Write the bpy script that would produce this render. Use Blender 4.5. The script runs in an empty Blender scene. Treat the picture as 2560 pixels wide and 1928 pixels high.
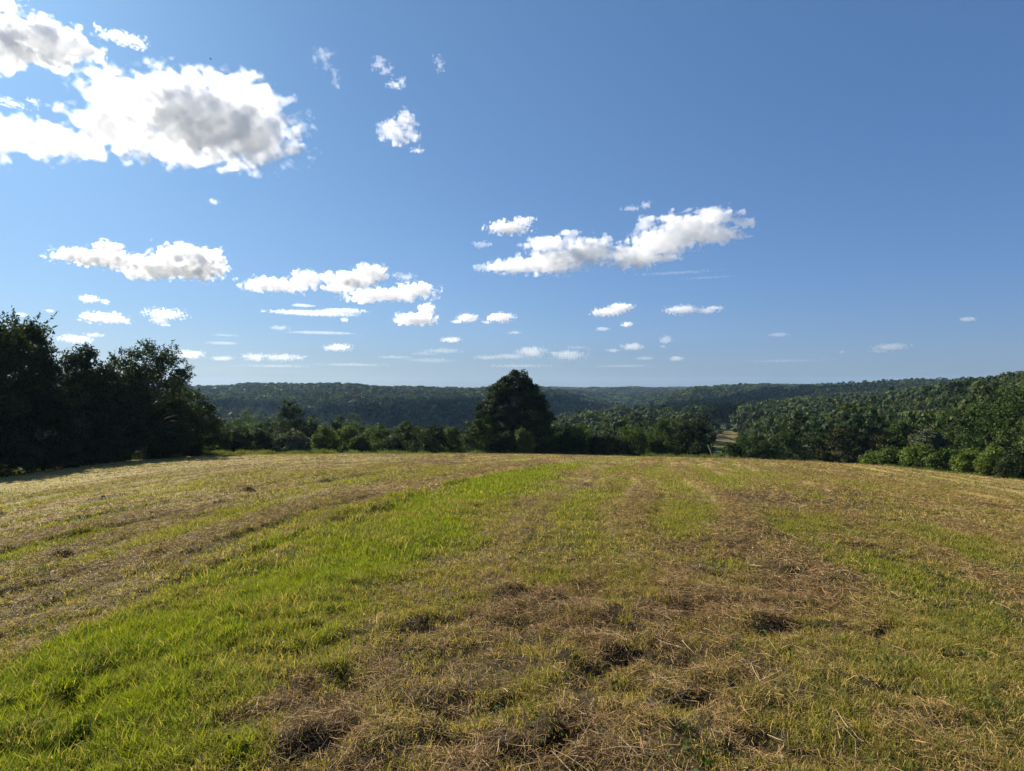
import bpy, math
import numpy as np
from mathutils import Matrix, Vector

rng = np.random.default_rng(7)
sc = bpy.context.scene
col = sc.collection
F, CX, CY = 1421.0, 1280.0, 964.0        # lens of the camera in photo pixels (2560 wide)
SUN_AZ, SUN_EL = math.radians(-46), math.radians(30)   # azimuth from +Y towards +X
EXPOSURE = 1.1
SUN_DIR = np.array([math.sin(SUN_AZ) * math.cos(SUN_EL), math.cos(SUN_AZ) * math.cos(SUN_EL), math.sin(SUN_EL)])

# ------------------------------------------------------------------ noise
T2 = np.random.default_rng(1).random((256, 256)).astype(np.float32)
T3 = np.random.default_rng(2).random((64, 64, 64)).astype(np.float32)


def n2(x, y):
    ix, iy = np.floor(x).astype(np.int64), np.floor(y).astype(np.int64)
    fx, fy = (x - ix), (y - iy)
    fx, fy = fx * fx * (3 - 2 * fx), fy * fy * (3 - 2 * fy)
    a, b, c, d = ix & 255, (ix + 1) & 255, iy & 255, (iy + 1) & 255
    return (T2[a, c] * (1 - fx) + T2[b, c] * fx) * (1 - fy) + (T2[a, d] * (1 - fx) + T2[b, d] * fx) * fy


def fbm2(x, y, o=4, g=0.5):
    s, a, t = 0.0, 1.0, 0.0
    for i in range(o):
        s = s + a * n2(x * 2 ** i + 17.3 * i, y * 2 ** i + 5.1 * i)
        t += a
        a *= g
    return s / t


def n3(x, y, z):
    ix, iy, iz = (np.floor(v).astype(np.int32) for v in (x, y, z))
    fx, fy, fz = x - ix, y - iy, z - iz
    fx, fy, fz = (f * f * (3 - 2 * f) for f in (fx, fy, fz))
    a, b, c, d, e, f = ix & 63, (ix + 1) & 63, iy & 63, (iy + 1) & 63, iz & 63, (iz + 1) & 63
    x0 = (T3[a, c, e] * (1 - fx) + T3[b, c, e] * fx) * (1 - fy) + (T3[a, d, e] * (1 - fx) + T3[b, d, e] * fx) * fy
    x1 = (T3[a, c, f] * (1 - fx) + T3[b, c, f] * fx) * (1 - fy) + (T3[a, d, f] * (1 - fx) + T3[b, d, f] * fx) * fy
    return x0 * (1 - fz) + x1 * fz


def sstep(a, b, x):
    t = np.clip((x - a) / (b - a), 0, 1)
    return t * t * (3 - 2 * t)


# ------------------------------------------------------------------ object helpers
def mesh_from(name, V, faces, mat, loops=4, colors=None, smooth=False):
    """faces: (n,loops) int array, or list of such arrays (quads, tris)."""
    me = bpy.data.meshes.new(name)
    fl = faces if isinstance(faces, list) else [faces]
    fl = [np.asarray(f, dtype=np.int32) for f in fl if len(f)]
    V = np.asarray(V, dtype=np.float32)
    me.vertices.add(len(V))
    me.vertices.foreach_set('co', V.ravel())
    li = np.concatenate([f.ravel() for f in fl])
    tot = np.concatenate([np.full(len(f), f.shape[1], dtype=np.int32) for f in fl])
    st = np.concatenate([[0], np.cumsum(tot)[:-1]]).astype(np.int32)
    me.loops.add(len(li))
    me.loops.foreach_set('vertex_index', li)
    me.polygons.add(len(tot))
    me.polygons.foreach_set('loop_start', st)
    if smooth:
        me.polygons.foreach_set('use_smooth', np.ones(len(tot), dtype=bool))
    if colors is not None:
        at_ = me.color_attributes.new('Col', 'FLOAT_COLOR', 'POINT')
        c4 = np.ones((len(V), 4), dtype=np.float32)
        c4[:, :3] = colors
        at_.data.foreach_set('color', c4.ravel())
    for m in (mat if isinstance(mat, (list, tuple)) else [mat]):
        me.materials.append(m)
    me.update(calc_edges=True)
    return me


def link(name, data, parent=None, loc=None, color=None):
    o = bpy.data.objects.new(name, data)
    col.objects.link(o)
    if parent is not None:
        o.parent = parent
    if loc is not None:
        o.location = loc
    if color is not None:
        o.color = (*color, 1.0)
    return o


def tag(o, label=None, cat=None, group=None, kind=None):
    if label:
        o['label'] = label
    if cat:
        o['category'] = cat
    if group:
        o['group'] = group
    if kind:
        o['kind'] = kind
    return o


# ------------------------------------------------------------------ terrain
EDGE = {-500: (34, 1235, -.2), 0: (43, 1190, -.2), 300: (54, 1153, -.1), 520: (62, 1139, .3), 800: (69, 1136, 1.4), 1280: (72, 1136, 1.65), 1500: (74, 1140, 1.65),
        1900: (70, 1150, 1.65), 2200: (58, 1165, 1.2), 2560: (42, 1205, .6), 3000: (34, 1240, .4)}   # photo column: depth of the field edge, its row, roundness of the brow
PROF = {   # photo column: ground height (m, camera at 0) at depths beyond the field
    -500: [(80, -14), (150, -25), (400, -40), (900, -25), (1400, -10), (3000, -8)],
    0: [(80, -14), (150, -25), (400, -45), (900, -25), (1400, -10), (3000, -10)],
    520: [(95, -14), (150, -24), (350, -52), (560, -55), (750, -44), (1000, -30), (1400, -8), (1600, -6), (2500, -25), (4500, -12)],
    700: [(95, -14), (150, -24), (350, -54), (560, -57), (700, -48), (1000, -28), (1350, -6), (1600, -5), (2500, -25), (4500, -12)],
    1000: [(95, -15), (150, -25), (350, -50), (560, -55), (750, -44), (1050, -26), (1450, -9), (1700, -9), (2500, -25), (4500, -12)],
    1200: [(95, -16), (150, -26), (330, -42), (560, -56), (750, -46), (1050, -29), (1500, -13), (1700, -12), (2500, -25), (4500, -12)],
    1350: [(95, -16), (150, -26), (250, -32), (360, -34), (560, -56), (800, -48), (1050, -25), (1300, -9), (1600, -14), (2400, -20), (4000, -14)],
    1430: [(95, -16), (150, -26), (250, -29), (380, -28), (560, -56), (800, -52), (1100, -28), (1250, -24), (1500, -32), (2300, -14), (3500, -16)],
    1560: [(95, -16), (150, -26), (250, -27), (420, -24), (600, -52), (850, -54), (1050, -47), (1300, -62), (1800, -40), (2300, -12), (3200, -13)],
    1730: [(95, -15), (150, -25), (250, -26), (450, -21), (620, -36), (900, -34), (1200, -22), (1500, -10), (1800, -18), (2400, -11), (4000, -14)],
    1900: [(95, -15), (150, -25), (250, -26), (400, -20), (700, -14), (1000, -11), (1500, -4), (2500, -5), (4000, -14)],
    2200: [(80, -13), (130, -22), (200, -22), (350, -14), (500, -8), (800, -2), (1200, 2), (2500, -2), (4000, -14)],
    2560: [(60, -10), (90, -13), (150, -12), (250, -5), (400, 3), (600, 7), (1500, 8), (4000, 0)],
    3000: [(50, -10), (90, -12), (150, -10), (250, -3), (400, 5), (600, 8), (1500, 8), (4000, 0)]}
LR = np.linspace(math.log(0.5), math.log(7000), 700)
RG = np.exp(LR)


def edge_at(px):
    ks = sorted(EDGE)
    Y = np.interp(px, ks, [EDGE[k][0] for k in ks])
    py = np.interp(px, ks, [EDGE[k][1] for k in ks])
    c = 1 / np.sqrt(1 + ((px - CX) / F) ** 2)
    R = Y / c
    tan = (py - CY) / F * Y / R
    k = np.interp(px, ks, [EDGE[q][2] for q in ks])
    return R, tan - (1.65 + k) / R, k


def profile(px):
    R, a, kb = edge_at(px)
    c = 1 / math.sqrt(1 + ((px - CX) / F) ** 2)
    near = -1.65 - a * RG - kb * (RG / R) ** 2
    pts = PROF[px]
    r1 = R * 1.06
    z1 = -1.65 - a * r1 - kb * 1.06 ** 2
    rr = np.array([r1] + [p[0] / c for p in pts])
    zz = np.array([z1] + [p[1] for p in pts])
    far = np.interp(RG, rr, zz)
    k = np.ones(15) / 15
    fp = np.pad(far, 7, mode='edge')
    far = np.convolve(fp, k, mode='valid')
    w = sstep(R * 0.98, R * 1.14, RG)
    return near * (1 - w) + far * w


for _q in (300, 800):
    _ks = sorted(PROF)
    _lo, _hi = max(k for k in _ks if k < _q), min(k for k in _ks if k > _q)
    _gr = [80, 95, 150, 250, 350, 450, 560, 700, 850, 1000, 1200, 1400, 1600, 2000, 2500, 3500, 4500]
    _t = (_q - _lo) / (_hi - _lo)
    PROF[_q] = [(g, (1 - _t) * np.interp(g, *zip(*PROF[_lo])) + _t * np.interp(g, *zip(*PROF[_hi]))) for g in _gr if g > EDGE.get(_q, (60,))[0] * 1.2]
_px = sorted(PROF)
_az = np.array([math.atan((p - CX) / F) for p in _px])
_tab = np.array([profile(p) for p in _px])
AZ = np.linspace(_az[0], _az[-1], 360)
TAB = np.array([np.interp(AZ, _az, _tab[:, j]) for j in range(len(RG))]).T
_k = np.hanning(13)
_k /= _k.sum()
_pad = np.pad(TAB, ((6, 6), (0, 0)), mode='edge')
_far = np.array([np.convolve(_pad[:, j], _k, mode='valid') for j in range(len(RG))]).T
TAB = _far


def gz0(x, y):
    """smooth ground height"""
    x, y = np.asarray(x, float), np.asarray(y, float)
    r = np.maximum(np.hypot(x, y), 0.5)
    az = np.arctan2(x, y)
    ca = np.clip(az, AZ[0], AZ[-1])
    fa = (ca - AZ[0]) / (AZ[1] - AZ[0])
    fr = np.clip((np.log(r) - LR[0]) / (LR[1] - LR[0]), 0, len(LR) - 1.001)
    ia, ir = np.minimum(fa.astype(int), len(AZ) - 2), fr.astype(int)
    fa, fr = fa - ia, fr - ir
    z = (TAB[ia, ir] * (1 - fr) + TAB[ia, ir + 1] * fr) * (1 - fa) + (TAB[ia + 1, ir] * (1 - fr) + TAB[ia + 1, ir + 1] * fr) * fa
    # behind the camera the hill top is nearly flat
    out = sstep(0.0, 0.6, np.abs(az) - AZ[-1])
    zb = -1.65 - 0.02 * np.minimum(r, 300)
    z = z * (1 - out) + zb * out
    z = z - 15 * sstep(250, 900, r)
    w = sstep(200, 800, r)
    z = z + w * ((fbm2(x / 260 + 40, y / 260 + 9, 3) - 0.5) * 27 + (n2(x / 90 + 3, y / 90 + 61) - .5) * 6)
    return z


def seg_dist(x, y, pts):
    """distance to a polyline and signed side (+ = right of travel)"""
    best, side = np.full(np.shape(x), 1e9), np.zeros(np.shape(x))
    for (x0, y0), (x1, y1) in zip(pts[:-1], pts[1:]):
        dx, dy = x1 - x0, y1 - y0
        L2 = dx * dx + dy * dy
        t = np.clip(((x - x0) * dx + (y - y0) * dy) / L2, 0, 1)
        d = np.hypot(x - x0 - t * dx, y - y0 - t * dy)
        s = (x - x0) * dy - (y - y0) * dx
        m = d < best
        best = np.where(m, d, best)
        side = np.where(m, s, side)
    return best, np.sign(side)


GREEN_NEAR = [(-4.3, 1.5), (-4.16, 3.74), (-4.13, 4.58), (-3.97, 5.48), (-3.78, 6.82), (-3.44, 9.06), (-2.94, 14.24), (-1.15, 20.48), (1.6, 30), (4.64, 39.22), (10, 54)]
GREEN_FAR = [(-2.3, .5), (-2.03, 2.8), (-1.72, 3.2), (-1.5, 3.9), (-1.33, 4.7), (-1.14, 5.9), (-1.0, 7.82), (-0.59, 10.48), (0.36, 14.28), (1.69, 20.0), (3.9, 30), (6.6, 40.22), (12, 54)]
HAYROWS = [  # windrows left of the green strip: ground paths
    [(-4.4, 2.0), (-4.2, 3.9), (-4.05, 4.5), (-3.8, 5.1), (-3.48, 5.6), (-3.3, 6.4), (-3.12, 7.64), (-2.96, 10.52), (-2.5, 15.48), (-0.5, 24), (2.5, 35)],
    [(-5.6, 3.0), (-5.0, 4.9), (-4.55, 5.6), (-4.05, 6.46), (-3.75, 7.2), (-3.55, 8.52), (-3.26, 11.04), (-2.69, 16.64), (-1, 25)],
    [(-6.9, 4.5), (-6.2, 6.3), (-5.6, 7.5), (-5.1, 8.3), (-4.62, 9.42), (-4.1, 12.26), (-3.2, 15.5), (-1.9, 20), (.2, 28), (3, 40)],
    [(-7.8, 5.5), (-6.5, 7.4), (-5.75, 8.6), (-5.4, 10.06), (-4.9, 11.5), (-4.3, 13.6), (-3.42, 17.5), (-1.5, 26)],
    [(-9.6, 7.5), (-8.8, 9.9), (-8.2, 11.5), (-7.6, 13.4), (-7.1, 15.8), (-6.5, 18.5), (-5.5, 24.1), (-3.5, 35), (-1, 50)],
    [(-12, 10), (-10.7, 12.8), (-9.6, 14.6), (-9.0, 16.8), (-8.0, 20), (-6.8, 25.6), (-5, 36), (-3, 50)],
    [(-15.5, 13), (-13.5, 16.5), (-12, 18.8), (-11, 22), (-9.3, 27.6), (-7.5, 38)],
    [(-19, 17), (-17.2, 20.8), (-15.6, 23.8), (-14.6, 29), (-12, 40)],
    [(2.6, 16), (4.2, 22), (7.5, 32), (12, 46)], [(5.2, 20), (8.2, 28), (12.5, 40)],
    [(13.1, 9), (13.3, 12.5), (13.5, 16), (13.9, 20), (16, 27.4), (20, 41)], [(16, 12), (16.9, 18), (17.2, 22), (18.5, 28), (24, 44)],
    [(8.2, 6), (8.9, 9.2), (9.4, 12), (10.1, 17.3), (12.5, 27)]]
BROWN = [[(0.25, 1.2), (0.34, 2.7), (0.5, 3.1), (0.96, 3.8), (1.73, 4.74), (2.94, 6.14), (4.34, 7.9), (5.69, 10.0), (7.6, 13.2), (10.2, 17)],
         [(-1.7, 1.2), (-1.31, 2.74), (-1.11, 3.1), (-0.77, 3.64), (-0.29, 4.14), (0.36, 5.06), (1.36, 6.2), (2.82, 7.9), (4.26, 10.1), (5.85, 12.6), (7.5, 17)]]
RHAY = [(10.5, 5.0), (11.5, 9.5), (12.6, 16), (15.2, 26), (19.5, 40), (23, 52)]
RGREEN = [[(1.9, 1.5), (2.17, 2.88), (2.86, 3.7), (3.75, 4.84), (5.11, 6.92), (6.62, 9.6), (9.1, 14.0)], [(0.6, 6.6), (1.66, 7.6), (2.9, 9.6), (3.98, 13.5), (4.84, 19.1)]]
HOLES = [(-0.44, 3.52, .17), (-0.30, 3.36, .15), (-0.13, 3.42, .13), (0.23, 5.7, .2), (0.66, 5.62, .2), (-0.51, 4.9, .16), (-0.75, 4.7, .17), (0.7, 4.02, .14), (1.09, 4.2, .15),
         (0.56, 3.66, .14), (-1.01, 3.7, .15), (-0.42, 2.94, .13), (0.22, 2.92, .14), (-0.85, 2.9, .14), (1.66, 5.34, .18), (2.41, 6.58, .22), (2.27, 4.76, .16), (1.31, 4.08, .14),
         (3.17, 4.9, .16), (1.58, 3.74, .13), (2.41, 3.78, .13), (1.42, 2.88, .12), (1.2, 3.02, .13), (1.24, 3.46, .12), (-2.91, 4.08, .16), (-2.52, 3.18, .14), (-2.8, 3.6, .15)]


def hay_mounds():
    return [(-7.26, 15.64, .15, .13), (-6.95, 8.78, .11, .08), (7.6, 11.3, .12, .08)]


def maps(x, y):
    """what grows or lies at each spot of the field: lush green, hay litter, brown dead thatch (0..1 each)"""
    wob = (fbm2(x * .55 + 3, y * .35 + 8, 3) - .5)
    rag = fbm2(x * 2.1 + 13, y * 2.1 + 5, 3) - .5
    r = np.hypot(x, y)
    d1, s1 = seg_dist(x, y, GREEN_NEAR)
    d2, s2 = seg_dist(x, y, GREEN_FAR)
    g = sstep(-.10, .30, d1 * s1 + .5 * wob + .4 * rag) * sstep(-.55, .75, -d2 * s2 + wob * 1.6 + rag * 1.1)
    g = g * np.clip(.62 + 1.15 * (fbm2(x * 1.0, y * .45 + 30, 3) - .22), .3, 1) * (1 - .5 * sstep(22, 44, r))
    pat = sstep(.50, .68, fbm2(x * .33 + 70, y * .13 + 11, 4))
    g = np.maximum(g, .45 * pat * sstep(5, 9, r))
    for p, a_ in zip(RGREEN, (.30, .30)):
        d3, _ = seg_dist(x, y, p)
        g = np.maximum(g, (1 - sstep(.3, 1.3, d3 + wob + .6 * rag)) * a_ * (.6 + .8 * (rag + .5)))
    tr, tl = -d2 * s2, d1 * s1                         # metres to the right / left of the strip
    t = np.where(tl < 0, tl, -tr)
    st = .5 + .5 * np.sin(2 * math.pi * t / 2.1 + 3.2 * (fbm2(x * .25 + 61, y * .12 + 7, 2) - .5))
    away = np.where(tl < 0, sstep(.3, 1.2, -tl), sstep(.2, 1.4, -tr)) * sstep(4, 9, r)
    g = np.maximum(g, .48 * away * sstep(.45, .9, 1 - st) * sstep(.27, .52, fbm2(x * .3 + 11, y * .14 + 45, 3)))
    h = .72 * away * sstep(.58, .9, st) * sstep(.25, .48, fbm2(x * .35 + 5, y * .16 + 25, 3))
    for i, p in enumerate(HAYROWS):
        dh, _ = seg_dist(x, y, p)
        w = .13 + .010 * r + .12 * fbm2(x * .8 + i * 9, y * .8, 2)
        gap = sstep(.30, .52, fbm2(x * .22 + i * 13, y * .2 + 2 * i, 3))
        h = np.maximum(h, (1 - sstep(.4, 1.3, (dh + wob * .22) / w)) * (.35 + .75 * gap))
    dr, _ = seg_dist(x, y, RHAY)
    h = np.maximum(h, (1 - sstep(.3, 1.0, (dr + wob * 3) / (2.2 + .06 * r))) * .62)
    fine = fbm2(x * .9 + 20, y * .35 + 77, 4)
    h = np.maximum(h, sstep(.57, .75, fine) * .55 * sstep(6, 12, r))
    b = np.zeros_like(x)
    for p in BROWN:
        db, _ = seg_dist(x, y, p)
        b = np.maximum(b, 1 - sstep(.25, 1.15, (db + wob * .9 + rag * .7) / (.80 + .016 * r)))
    b = np.maximum(b, .55 * sstep(.52, .68, fbm2(x * .8 + 33, y * .6 + 60, 3)) * (x > -.25 * y - 1))
    b = np.clip(b * (1 - .8 * g) * (.45 + .9 * sstep(.36, .6, fbm2(x * 1.1 + 90, y * 1.1 + 14, 3))), 0, 1)
    return np.clip(g, 0, 1), np.clip(h, 0, 1), b


def bumps(x, y):
    r = np.hypot(x, y)
    fade = 1 - sstep(55, 80, r)
    z = (fbm2(x * 1.3 + 9, y * 1.3 + 4, 3) - .5) * .09 + (fbm2(x * 6 + 2, y * 6 + 7, 2) - .5) * .045 * (1 - sstep(10, 25, r))
    g, h, b = maps(x, y)
    z = z + h * .085 * (.4 + fbm2(x * 2.2, y * 2.2, 3)) * (1 + r * .012)
    z = z + b * (fbm2(x * 3.4 + 50, y * 3.4, 3) - .5) * .16
    for hx, hy, hr in HOLES:
        dd = np.hypot(x - hx + .12 * np.sin(y * 9 + hx * 7), (y - hy) * 1.3 + .1 * np.sin(x * 11 + hy * 5))
        z = z - .085 * np.exp(-(dd / hr) ** 2) + .05 * np.exp(-(np.hypot(x - hx + .3, y - hy - .1) / (hr * .9)) ** 2)
    return z * fade


def gz(x, y):
    return gz0(x, y) + bumps(np.asarray(x, float), np.asarray(y, float))


def g1(x, y):
    return float(gz0(np.array([x]), np.array([y]))[0])


def clearing(x, y):
    """the mown strip running on down the hill past the marker pole"""
    c = (1812 - CX) / F * y + (y - 290) * -0.012
    return (np.abs(x - c) < 5.3 + 0.017 * y) & (y < 372) & (y > 60)


# ------------------------------------------------------------------ materials
def new_mat(name):
    m = bpy.data.materials.new(name)
    m.use_nodes = True
    nt = m.node_tree
    nt.nodes.clear()
    out = nt.nodes.new('ShaderNodeOutputMaterial')
    return m, nt, out


def N(nt, t, **kw):
    n = nt.nodes.new(t)
    for k, v in kw.items():
        setattr(n, k, v)
    return n


def leafy(name, use_col=True, transl=.35, spec=.08, rough=.65, tcol=(1.25, 1.3, .55)):
    """diffuse + translucent leaf; colour = object colour (or vertex colour) with per-leaf variation"""
    m, nt, out = new_mat(name)
    at_ = N(nt, 'ShaderNodeAttribute', attribute_name='Col')
    src = at_.outputs['Color']
    if not use_col:
        oi = N(nt, 'ShaderNodeObjectInfo')
        mx = N(nt, 'ShaderNodeMix', data_type='RGBA', blend_type='MULTIPLY')
        mx.inputs['Factor'].default_value = 1
        nt.links.new(oi.outputs['Color'], mx.inputs['A'])
        nt.links.new(at_.outputs['Color'], mx.inputs['B'])
        src = mx.outputs['Result']
    pr = N(nt, 'ShaderNodeBsdfPrincipled')
    pr.inputs['Roughness'].default_value = rough
    pr.inputs['Specular IOR Level'].default_value = spec
    nt.links.new(src, pr.inputs['Base Color'])
    tr = N(nt, 'ShaderNodeBsdfTranslucent')
    tm = N(nt, 'ShaderNodeMix', data_type='RGBA', blend_type='MULTIPLY')
    tm.inputs['Factor'].default_value = 1
    tm.inputs['B'].default_value = (*tcol, 1)
    nt.links.new(src, tm.inputs['A'])
    nt.links.new(tm.outputs['Result'], tr.inputs['Color'])
    ms = N(nt, 'ShaderNodeMixShader')
    ms.inputs[0].default_value = transl
    nt.links.new(pr.outputs[0], ms.inputs[1])
    nt.links.new(tr.outputs[0], ms.inputs[2])
    nt.links.new(ms.outputs[0], out.inputs['Surface'])
    return m


M_LEAF = leafy('foliage', use_col=False, transl=.30)
M_FOREST = leafy('forest_foliage', use_col=True, transl=.3)
M_GRASS = leafy('grass_blades', use_col=True, transl=.45, tcol=(1.15, 1.25, .5))
M_HAY = leafy('hay_stalks', use_col=True, transl=.15, tcol=(1, .95, .7))


def bark_mat():
    m, nt, out = new_mat('bark')
    tc = N(nt, 'ShaderNodeTexCoord')
    mp = N(nt, 'ShaderNodeMapping')
    mp.inputs['Scale'].default_value = (6, 6, 1)
    no = N(nt, 'ShaderNodeTexNoise')
    no.inputs['Scale'].default_value = 3
    cr = N(nt, 'ShaderNodeValToRGB')
    cr.color_ramp.elements[0].color = (.025, .019, .014, 1)
    cr.color_ramp.elements[1].color = (.12, .095, .07, 1)
    pr = N(nt, 'ShaderNodeBsdfPrincipled')
    pr.inputs['Roughness'].default_value = .9
    bp = N(nt, 'ShaderNodeBump')
    bp.inputs['Strength'].default_value = .5
    nt.links.new(tc.outputs['Object'], mp.inputs[0])
    nt.links.new(mp.outputs[0], no.inputs['Vector'])
    nt.links.new(no.outputs['Fac'], cr.inputs[0])
    nt.links.new(cr.outputs[0], pr.inputs['Base Color'])
    nt.links.new(no.outputs['Fac'], bp.inputs['Height'])
    nt.links.new(bp.outputs[0], pr.inputs['Normal'])
    nt.links.new(pr.outputs[0], out.inputs['Surface'])
    return m


M_BARK = bark_mat()


def ground_mat():
    m, nt, out = new_mat('ground_soil_and_thatch')
    at_ = N(nt, 'ShaderNodeAttribute', attribute_name='Col')
    tc = N(nt, 'ShaderNodeTexCoord')
    n1 = N(nt, 'ShaderNodeTexNoise')
    n1.inputs['Scale'].default_value = 9
    n1.inputs['Detail'].default_value = 8
    n2_ = N(nt, 'ShaderNodeTexNoise')
    n2_.inputs['Scale'].default_value = 1.1
    n2_.inputs['Detail'].default_value = 6
    for n in (n1, n2_):
        nt.links.new(tc.outputs['Object'], n.inputs['Vector'])
    mr = N(nt, 'ShaderNodeMapRange')
    mr.inputs['To Min'].default_value = .45
    mr.inputs['To Max'].default_value = 1.55
    mr2 = N(nt, 'ShaderNodeMapRange')
    mr2.inputs['To Min'].default_value = .7
    mr2.inputs['To Max'].default_value = 1.3
    nt.links.new(n1.outputs['Fac'], mr.inputs[0])
    nt.links.new(n2_.outputs['Fac'], mr2.inputs[0])
    mu = N(nt, 'ShaderNodeMath', operation='MULTIPLY')
    nt.links.new(mr.outputs[0], mu.inputs[0])
    nt.links.new(mr2.outputs[0], mu.inputs[1])
    vm = N(nt, 'ShaderNodeVectorMath', operation='SCALE')
    nt.links.new(at_.outputs['Color'], vm.inputs[0])
    nt.links.new(mu.outputs[0], vm.inputs['Scale'])
    pr = N(nt, 'ShaderNodeBsdfPrincipled')
    pr.inputs['Roughness'].default_value = .95
    pr.inputs['Specular IOR Level'].default_value = .1
    nt.links.new(vm.outputs[0], pr.inputs['Base Color'])
    bp = N(nt, 'ShaderNodeBump')
    bp.inputs['Strength'].default_value = .6
    bp.inputs['Distance'].default_value = .05
    nt.links.new(n1.outputs['Fac'], bp.inputs['Height'])
    nt.links.new(bp.outputs[0], pr.inputs['Normal'])
    nt.links.new(pr.outputs[0], out.inputs['Surface'])
    return m


def paint_mat(name, c, rough=.5):
    m, nt, out = new_mat(name)
    tc = N(nt, 'ShaderNodeTexCoord')
    no = N(nt, 'ShaderNodeTexNoise')
    no.inputs['Scale'].default_value = 14
    no.inputs['Detail'].default_value = 5
    cr = N(nt, 'ShaderNodeValToRGB')
    cr.color_ramp.elements[0].position = .3
    cr.color_ramp.elements[0].color = (*[v * .72 for v in c], 1)
    cr.color_ramp.elements[1].position = .7
    cr.color_ramp.elements[1].color = (*c, 1)
    pr = N(nt, 'ShaderNodeBsdfPrincipled')
    pr.inputs['Roughness'].default_value = rough
    nt.links.new(tc.outputs['Object'], no.inputs['Vector'])
    nt.links.new(no.outputs['Fac'], cr.inputs[0])
    nt.links.new(cr.outputs[0], pr.inputs['Base Color'])
    nt.links.new(pr.outputs[0], out.inputs['Surface'])
    return m


# ------------------------------------------------------------------ the ground sheet
def edge_R(az):
    px = CX + F * np.tan(np.clip(az, -1.05, 1.05))
    ks = sorted(EDGE)
    Y = np.interp(px, ks, [EDGE[k][0] for k in ks])
    return Y * np.sqrt(1 + ((np.clip(px, ks[0], ks[-1]) - CX) / F) ** 2)


def field_edge(x, y):
    """0 inside the mown field, 1 outside"""
    az = np.arctan2(x, y)
    return sstep(1.0, 1.04, np.hypot(x, y) / (edge_R(az) * 1.01 + .8 * (fbm2(x * .2, y * .2, 3) - .5)))


C_SHADED_THATCH, C_HAY, C_OLIVE = np.array([.070, .050, .026]), np.array([.27, .185, .075]), np.array([.22, .185, .060])  # near thatch colour includes painted shade, so gaps between blades look dark
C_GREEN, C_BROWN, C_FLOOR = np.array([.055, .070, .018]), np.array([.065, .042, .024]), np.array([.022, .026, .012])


def build_ground():
    na, nb = 760, 90
    az = np.concatenate([np.linspace(-1.12, 1.12, na), np.linspace(1.12, 2 * math.pi - 1.12, nb + 2)[1:-1]])
    rr = np.concatenate([np.exp(np.linspace(math.log(.7), math.log(90), 560)), np.exp(np.linspace(math.log(91.5), math.log(5600), 190))])
    A, Rr = np.meshgrid(az, rr, indexing='ij')
    X, Y = (Rr * np.sin(A)).ravel(), (Rr * np.cos(A)).ravel()
    Z = gz(X, Y)
    n, k = len(az), len(rr)
    V = np.stack([X, Y, Z], 1)
    i = np.arange(n)[:, None]
    j = np.arange(k - 1)[None, :]
    a, b = i * k + j, ((i + 1) % n) * k + j
    Q = np.stack([a, b, b + 1, a + 1], -1).reshape(-1, 4)[:, ::-1]
    V = np.vstack([V, [[0, 0, float(gz(np.array([0.]), np.array([.5]))[0])]]])
    tri = np.stack([np.full(n, n * k), (np.arange(n) * k), ((np.arange(n) + 1) % n) * k], 1)
    g, h, bb = maps(X, Y)
    c = np.broadcast_to(C_SHADED_THATCH, (len(X), 3)) * 1.0
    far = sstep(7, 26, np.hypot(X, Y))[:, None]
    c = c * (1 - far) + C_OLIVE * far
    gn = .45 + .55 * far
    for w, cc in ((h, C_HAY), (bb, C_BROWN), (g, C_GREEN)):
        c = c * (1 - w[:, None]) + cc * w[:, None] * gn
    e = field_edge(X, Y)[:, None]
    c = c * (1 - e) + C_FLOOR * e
    cl = clearing(X, Y)[:, None] & (e > .5)
    gr = sstep(.4, .6, fbm2(X * .06, Y * .06, 3))[:, None]
    c = np.where(cl, np.array([.145, .112, .042]) * (1 - gr) + np.array([.075, .105, .024]) * gr, c)
    c = np.vstack([c, c[:1]])
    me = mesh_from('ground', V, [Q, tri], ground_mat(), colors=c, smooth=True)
    tag(link('ground', me), kind='structure')


# ------------------------------------------------------------------ grass of the field
def blades(P, h, w, lean, col_, name, mat, lay=None):
    """one bent blade (a quad and a tip triangle) per row of P"""
    n = len(P)
    phi = rng.random(n) * 2 * math.pi
    wv = np.stack([np.cos(phi), np.sin(phi), np.zeros(n)], 1) * (w * .5)[:, None]
    psi = rng.random(n) * 2 * math.pi
    ld = np.stack([np.cos(psi), np.sin(psi), np.zeros(n)], 1)
    up = np.array([0, 0, 1.0])
    th = lean
    mid = P + (ld * np.sin(th * .5)[:, None] + up * np.cos(th * .5)[:, None]) * (h * .55)[:, None]
    tip = mid + (ld * np.sin(th * 1.5)[:, None] + up * np.cos(th * 1.5)[:, None]) * (h * .45)[:, None]
    V = np.stack([P - wv, P + wv, mid + wv * .8, mid - wv * .8, tip], 1).reshape(-1, 3)
    b = (np.arange(n) * 5)[:, None]
    me = mesh_from(name, V, [b + np.array([0, 1, 2, 3]), b + np.array([3, 2, 4])], mat, colors=np.repeat(col_, 5, 0))
    return me


def scatter(n, r0, r1, half=.86):
    """points in a fan before the camera, even per square metre"""
    az = (rng.random(n) * 2 - 1) * half
    r = np.sqrt(rng.random(n) * (r1 * r1 - r0 * r0) + r0 * r0)
    return r * np.sin(az), r * np.cos(az)


def mixcol(n, *pairs):
    c = np.zeros((n, 3))
    tot = np.zeros((n, 1))
    for cc, w in pairs:
        w = np.reshape(w, (-1, 1))
        c = c + np.array(cc) * w
        tot = tot + w
    return c / tot


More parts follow.
